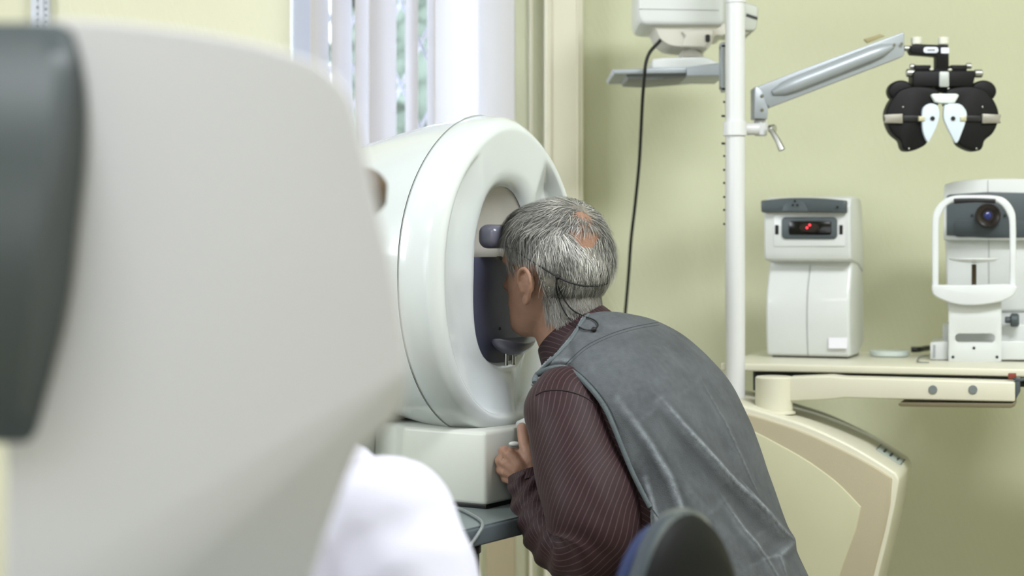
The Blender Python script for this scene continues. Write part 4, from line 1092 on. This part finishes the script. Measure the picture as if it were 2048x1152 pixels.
bl_ = []
for (x, y) in ap[2:-2]:
    c = cast([bvh0], x+3, y-1 if y < 760 else y, .001)
    if c is not None: bl_.append(c)
bl_s = bl_[::3]+[bl_[-1]]
bind = tube([Vector(p) for p in spl([tuple(p) for p in bl_s], 4)], .0052, 10, flat=.7)
obj('armhole_binding', bind, M_BIND, vo)
obj('armhole_binding', tube([refl(Vector(p)) for p in spl([tuple(p) for p in bl_s], 4)], .0052, 8, flat=.7), M_BIND, vo)
def offp(poly, dx, dy): return [(x+dx, y+dy) for x, y in poly]
M_STI = mat('vest_seam', (58, 64, 68), .9, var=.2, scale=100)
for dx, dy in ((0, 0), (2, 5)):
    yo = surf_line([bvh_vest], offp([(1131, 728), (1150, 710), (1172, 692), (1200, 677), (1235, 663), (1275, 652), (1316, 645)], dx, dy), .0001)
    if len(yo) > 3: obj('yoke_seam', tube(yo, .0008 if dx == 0 else .0005, 6), M_STI, vo)
ar2 = surf_line([bvh_vest], [(1125, 727), (1145, 735), (1170, 755), (1197, 784), (1220, 818), (1238, 858)], .0002)
if len(ar2) > 3: obj('armhole_stitch', tube(ar2, .0005, 6), M_STI, vo)
nk = surf_line([bvh_vest], [(1216, 609), (1194, 617), (1173, 634), (1156, 658), (1145, 676), (1120, 704), (1092, 731), (1074, 748)], .0)
if len(nk) > 3: obj('neck_binding', tube(nk, .0034, 8), M_BIND, vo)
# side seam
ss = surf_line([bvh_vest], [(1292, 1000), (1320, 1040), (1345, 1075)], .0002)
if len(ss) > 3: obj('side_seam', tube(ss, .0011, 6), M_STI, vo)

# --- cord round the head
allb = [bvh_cap, bvh_body, bvh_shirt, bvh_vest]
cl = surf_line([bvh_cap, bvh_body], [(1008, 490), (1030, 502), (1060, 520), (1090, 539), (1114, 553), (1140, 565), (1170, 572), (1200, 571), (1214, 567)], .013, 6)
cords = tube(cl, .0016, 8)
lp = surf_line(allb, [(1113, 556), (1117, 575), (1128, 598), (1145, 620), (1170, 633), (1188, 640), (1196, 650), (1190, 658)], .008, 6)
lp2 = surf_line(allb, [(1112, 556), (1113, 580), (1120, 605), (1133, 630), (1150, 648), (1168, 659), (1186, 660)], .006, 6)
M_CORD = mat('cord_black', (16, 15, 16), .6)
hc_ = obj('head_cord', join(cords, tube(lp, .0013, 6), tube(lp2, .0013, 6)), M_CORD, man, label='thin black elastic cord round the head')
for x, y in ((1115, 554), (1188, 659)):
    c = cast(allb, x, y, .012 if y < 600 else .008)
    obj('cord_stopper', blob(c, .0048, .0048, .0048, n=8), M_CORD, hc_)

# trousers and shoes (below the frame)
M_TR = mat('dark_trousers', (34, 36, 42), .85, var=.1, bump=.2)
tr_ = []
for a, b_, c in legs:
    tr_.append(tube([Vector(p) for p in spl([tuple(a-fdir*.03), tuple(a.lerp(b_, .5)), tuple(b_), tuple(b_.lerp(c, .3)), tuple(c)], 4)], rs([.098, .092, .075, .064, .055], 4), 20, caps=False))
tr_.append(blob(P(1462, 1325, 3.03)+Vector((0, 0, .02)), .17, .18, .12, n=12))
obj('trousers', join(*tr_), M_TR, man)
for a, b_, c in legs:
    cc_ = c+fdir*.06; cc_.z = .05
    sh_ = boxax(cc_, eu, fdir, ez, .045, .135, .045, .03, 4)
    obj('shoe', sh_, M_BLACK, man)
def stool(name, label, x, y, zseat, r=.19):
    t = thing(name, label, 'stool', (x, y, 0))
    obj('seat', lathe([(0, zseat-.06), (r-.02, zseat-.06), (r, zseat-.04), (r, zseat-.015), (r-.03, zseat), (0, zseat)], (x, y, 0), n=36), M_DGREY, t)
    obj('gas_stem', cyl((x, y, .08), (0, 0, 1), .025, zseat-.14, 16), M_CHROME, t)
    for k in range(5):
        a = 2*PI*k/5+.3; d = Vector((math.cos(a), math.sin(a), 0))
        lg = obj('leg', tube([Vector((x, y, .10)), Vector((x, y, .075))+d*.25], [.02, .013], 8), M_BLACK, t)
        obj('caster', cyl(Vector((x, y, .028))+d*.25+Vector((-.01*d.y, .01*d.x, 0)), (d.y, -d.x, 0), .027, .02, 14), M_BLACK, lg)
    return t
hq = P(1462, 1325, 3.03)
stool('patient_stool', 'dark round stool under the grey haired person', hq.x, hq.y, .36)

# ================================================================ operator in white coat
op = thing('person', 'person in white coat with brown hair behind the blurred foreground instrument', 'person', (P(600, 500, 2.0).x, 2.0, .42))
YO = 1.95
def O(px, py, dY=0): return P(px, py, YO+dY)
OH = O(528, 560)
ofx, ofy, ofz = Vector((0, -1, 0)), Vector((-1, 0, 0)), Vector((0, 0, 1))   # faces left
def OHL(p): return OH+ofx*p[0]*.95+ofy*p[1]*.95+ofz*p[2]*.95
ohead = loft([[OHL(head_pt(z, 2*PI*k/48)) for k in range(48)] for z in ZL[::2]])
osh = O(760, 1040, .0)
ot = [O(620, 980, .05), O(640, 1080, .07), O(650, 1150, .05), O(660, 1350, .05), O(660, 1600, .05), O(640, 1790, .05)]
obody = remesh(join(ohead, tube([OHL((0, -.02, -.02)), OHL((0, -.03, -.13)), O(600, 900, .05)], [.05, .052, .055], 20),
    tube(ot, [.04, .08, .11, .11, .12, .14], 28), tube([O(740, 1080, -.02), O(820, 1330, -.08), O(640, 1420, -.25), O(470, 1350, -.35), O(430, 1330, -.38)], [.05, .045, .038, .026, .03], 16),
    tube([O(560, 1060, .2), O(560, 1330, .25), O(460, 1400, .0), O(400, 1350, -.2)], [.05, .045, .035, .028], 16)), .006, 2)
obj('body', obody, M_SKIN, op, sharp=80)
for dd_ in (0, 1):
    c = [O(430, 1330, -.38), O(400, 1350, -.2)][dd_]
    hb = [blob(c+Vector((-.03, 0, 0)), .04, .018, .03, n=8)]
    for k in range(4): hb.append(tube([c+Vector((-.05, 0, .02-.017*k)), c+Vector((-.085, -.0, .02-.017*k)), c+Vector((-.115+abs(k-1.3)*.006, .008, .012-.017*k))], [.009, .0085, .007], 8))
    hb.append(tube([c+Vector((-.01, -.01, .02)), c+Vector((-.04, -.018, .045)), c+Vector((-.065, -.015, .055))], [.012, .011, .009], 8))
    obj('hand', remesh(join(*hb), .003, 2), M_SKIN, op)
hairc = remesh(join(blob(OH+Vector((.015, 0, .03)), .102, .084, .095, n=16), blob(O(722, 386, .0), .031, .03, .030, n=12), blob(O(650, 430, .0), .045, .04, .04, n=12)), .005, 3)
for v in hairc.verts: v.co += v.normal*.002*noise.noise(v.co*60)
obj('hair', hairc, mat('brown_hair', (74, 58, 42), .55, var=.35, scale=60, bump=.8, bscale=160), op, label='brown hair gathered at the back')
coat = remesh(join(tube([O(700, 960, .03), O(660, 1000, .05), O(655, 1150, .05), O(665, 1350, .05), O(670, 1650, .05), O(650, 1850, .05)], [.07, .135, .150, .145, .160, .20], 32),
    tube([O(700, 1040, .02), O(772, 1068, -.02), O(815, 1160, -.05), O(850, 1270, -.07), O(850, 1380, -.08), O(660, 1440, -.24), O(500, 1370, -.33)], [.055, .080, .078, .074, .07, .055, .045], 28),
    blob(O(765, 1060, -.02), .084, .08, .083, n=12), blob(O(690, 1010, 0), .058, .06, .058, n=10), tube([O(575, 1020, .18), O(565, 1330, .25), O(460, 1400, .0), O(420, 1355, -.15)], [.07, .065, .055, .045], 20)), .008, 4)
coat.normal_update()
for v in coat.verts: v.co += v.normal*(.006*noise.noise(Vector((v.co.x*9, v.co.y*9, v.co.z*5)))+.002*noise.noise(v.co*25))
obj('coat', coat, mat('white_coat', (214, 213, 229), .85, var=.02, bump=.2, bscale=400), op)
lg_ = []
for yy in (-.1, .1):
    b0 = Vector((O(640, 1790).x, YO+.05+yy, .47)); b1 = b0+Vector((-.40, 0, .02)); b2 = Vector((b1.x, b1.y, .1))
    lg_.append(tube([b0, b1, b1+Vector((-.01, 0, -.1)), b2], [.08, .065, .055, .05], 16))
    obj('shoe', boxax(b2+Vector((-.05, 0, -.05)), (0, 1, 0), (-1, 0, 0), (0, 0, 1), .04, .12, .045, .025, 3), M_WHITE, op)
obj('trousers', join(*lg_), M_TR, op)

# ================================================================ foreground instrument (out of focus, left)
YI = 1.15
fg = thing('foreground_instrument', 'huge blurred pale instrument with dark grey panel filling the left side', 'eye instrument', P(300, 1560, YI+.15))
out_ = spl([(60, 40), (160, 38), (300, 50), (440, 70), (560, 98), (640, 128), (690, 175), (712, 225), (730, 300), (752, 395), (778, 500), (796, 590), (808, 680), (812, 740), (808, 790), (792, 838), (755, 870)], 4)+[(714, 905), (670, 1010), (620, 1152), (570, 1330), (545, 1480), (0, 1480), (8, 1200), (12, 950), (0, 700), (-60, 300), (-60, 60)]
bm = BM()
fv = [bm.verts.new(P(x, y, YI)) for x, y in out_]; bm.faces.new(fv)
la, lb = P(812, 742, YI), P(268, 1152, YI)
dl = (lb-la).normalized(); nl = Vector((-dl.z, 0, dl.x))
if nl.z > 0: nl = -nl
bmesh.ops.bisect_plane(bm, geom=bm.verts[:]+bm.edges[:]+bm.faces[:], plane_co=la, plane_no=nl, dist=1e-6)
ret = bmesh.ops.extrude_face_region(bm, geom=bm.faces[:])
newv = [g for g in ret['geom'] if isinstance(g, bmesh.types.BMVert)]
cx_, cz_ = P(280, 0, YI).x, P(0, 700, YI).z
for v in newv:
    v.co.x = cx_+(v.co.x-cx_)*.80; v.co.z = cz_+(v.co.z-cz_)*.82; v.co.y += .30
ns = set(newv)
for v in bm.verts:
    if v in ns: continue
    d = (v.co-la).dot(nl)
    if d > 1e-5: v.co.y += .38*d
    else: v.co.y += .18*(-d)*0
bmesh.ops.recalc_face_normals(bm, faces=bm.faces)
es = [e for e in bm.edges if len(e.link_faces) == 2 and e.calc_face_angle(0) > math.radians(35)]
bmesh.ops.bevel(bm, geom=es, offset=.012, segments=5, profile=.5, affect='EDGES', clamp_overlap=True)
obj('housing', bm, mat('foreground_white', (226, 225, 231), .45, var=.01), fg, sharp=50)
rows = [(46, 118), (60, 142), (90, 156), (130, 166), (180, 174), (240, 177), (320, 175), (400, 167), (480, 158), (560, 149), (640, 134), (720, 113), (800, 91), (860, 74), (884, 60)]
rr = []
for (y, xr) in [(float(a), float(b_)) for a, b_ in spl(rows, 4)]:
    t = (y-46)/(884-46); dY = -.055*math.sin(PI*max(0, min(1, t)))**.8*(1 if t < .3 else 1)-.006
    L0 = P(-200, y, YI-.0); R0 = P(xr, y, YI)
    r = []
    for k in range(10):
        s_ = k/9; edge = smooth((1-s_)/.08) if s_ > .92 else 1
        q_ = L0.lerp(R0, s_); r.append(Vector((q_.x, YI+.002+dY*(.15+.85*smooth((1-s_)/.12)), q_.z)))
    r += [Vector((R0.x-.01, YI+.02, R0.z)), Vector((L0.x, YI+.02, L0.z))]
    rr.append(r)
obj('screen_cover', loft(rr), mat('panel_grey', (84, 92, 96), .38, var=.02), fg, sharp=50, label='dark grey curved panel')
ft_ = thing('foreground_table', 'table below the frame under the foreground instrument', 'table', (P(300, 0, 1.2).x, 1.3, 0))
ztb = P(0, 1478, YI).z
obj('tabletop', bb(-.75, .0, 1.02, 1.55, ztb-.03, ztb, .004), M_TAB, ft_)
for x in (-.7, -.05):
    for y in (1.07, 1.5): obj('leg', bb(x-.02, x+.02, y-.02, y+.02, 0, ztb-.03, .002), M_TABE, ft_)

# ================================================================ chair at the lower edge
ch = thing('office_chair', 'dark glossy chair back with blue pad at the lower edge', 'chair', (P(1400, 0, 1.9).x, 1.9, 0))
Yc = 1.92
cn = Vector((-.84, .54, 0)).normalized(); cw = Vector((.54, .84, 0)).normalized()    # front normal, width direction
ctop = P(1402, 1026, Yc).z; cc0 = P(1408, 0, Yc); cc0.z = ctop-.24
def cb_(s, w0, off):
    r = []
    for k in range(48):
        a = 2*PI*k/48; c_, s_ = math.cos(a), math.sin(a); e = 2/2.1
        x = .145*s*abs(c_)**e*(1 if c_ >= 0 else -1); z = .24*s*abs(s_)**e*(1 if s_ >= 0 else -1)
        curve = 1.1*x*x+.35*(z+.05)**2
        r.append(cc0+cw*x+ez*z+cn*(w0+off+curve))
    return r
obj('back_shell', loft([cb_(.3, -.022, 0), cb_(.8, -.020, 0), cb_(.95, -.015, 0), cb_(1.0, -.002, 0), cb_(1.0, .008, 0), cb_(.97, .013, 0), cb_(.3, .012, 0)]), mat('chair_shell', (14, 15, 15), .6, var=.05, spec=.15), ch)
obj('back_rim', loft([cb_(.985, -.006, 0), cb_(1.006, -.004, 0), cb_(1.012, .002, 0), cb_(1.006, .010, 0), cb_(.975, .0135, 0)], caps=False), mat('chair_rim_highlight', (58, 66, 75), .22, var=.03, coat=.5), ch, label='glossy rim with its highlight painted in grey')  # rim highlight put into its grey-blue colour, lighter than the shell
obj('back_pad', loft([cb_(.3, .013, 0), cb_(.93, .013, 0), cb_(.96, .022, 0), cb_(.93, .036, 0), cb_(.85, .042, 0), cb_(.3, .045, 0)]), mat('blue_fabric', (40, 52, 92), .85, var=.1, bump=.3, bscale=500), ch, label='dark blue upholstered pad')
st = cc0+cn*.30; 
obj('back_support', tube([cc0-cn*.02-ez*.1, cc0-cn*.05-ez*.28, Vector((st.x, st.y, .40))], [.02, .022, .02], 12), M_BLACK, ch)
obj('seat', boxax(Vector((st.x, st.y, .44)), cw, cn, ez, .23, .22, .035, .03, 4), mat('blue_fabric', (40, 52, 92), .85), ch)
obj('gas_stem', cyl((st.x, st.y, .08), (0, 0, 1), .025, .33, 16), M_CHROME, ch)
for k in range(5):
    a = 2*PI*k/5+.5; d = Vector((math.cos(a), math.sin(a), 0)); b0 = Vector((st.x, st.y, 0))
    lg = obj('leg', tube([b0+ez*.10, b0+ez*.075+d*.28], [.02, .013], 8), M_BLACK, ch)
    obj('caster', cyl(b0+ez*.028+d*.28, (d.y, -d.x, 0), .027, .02, 14), M_BLACK, lg)
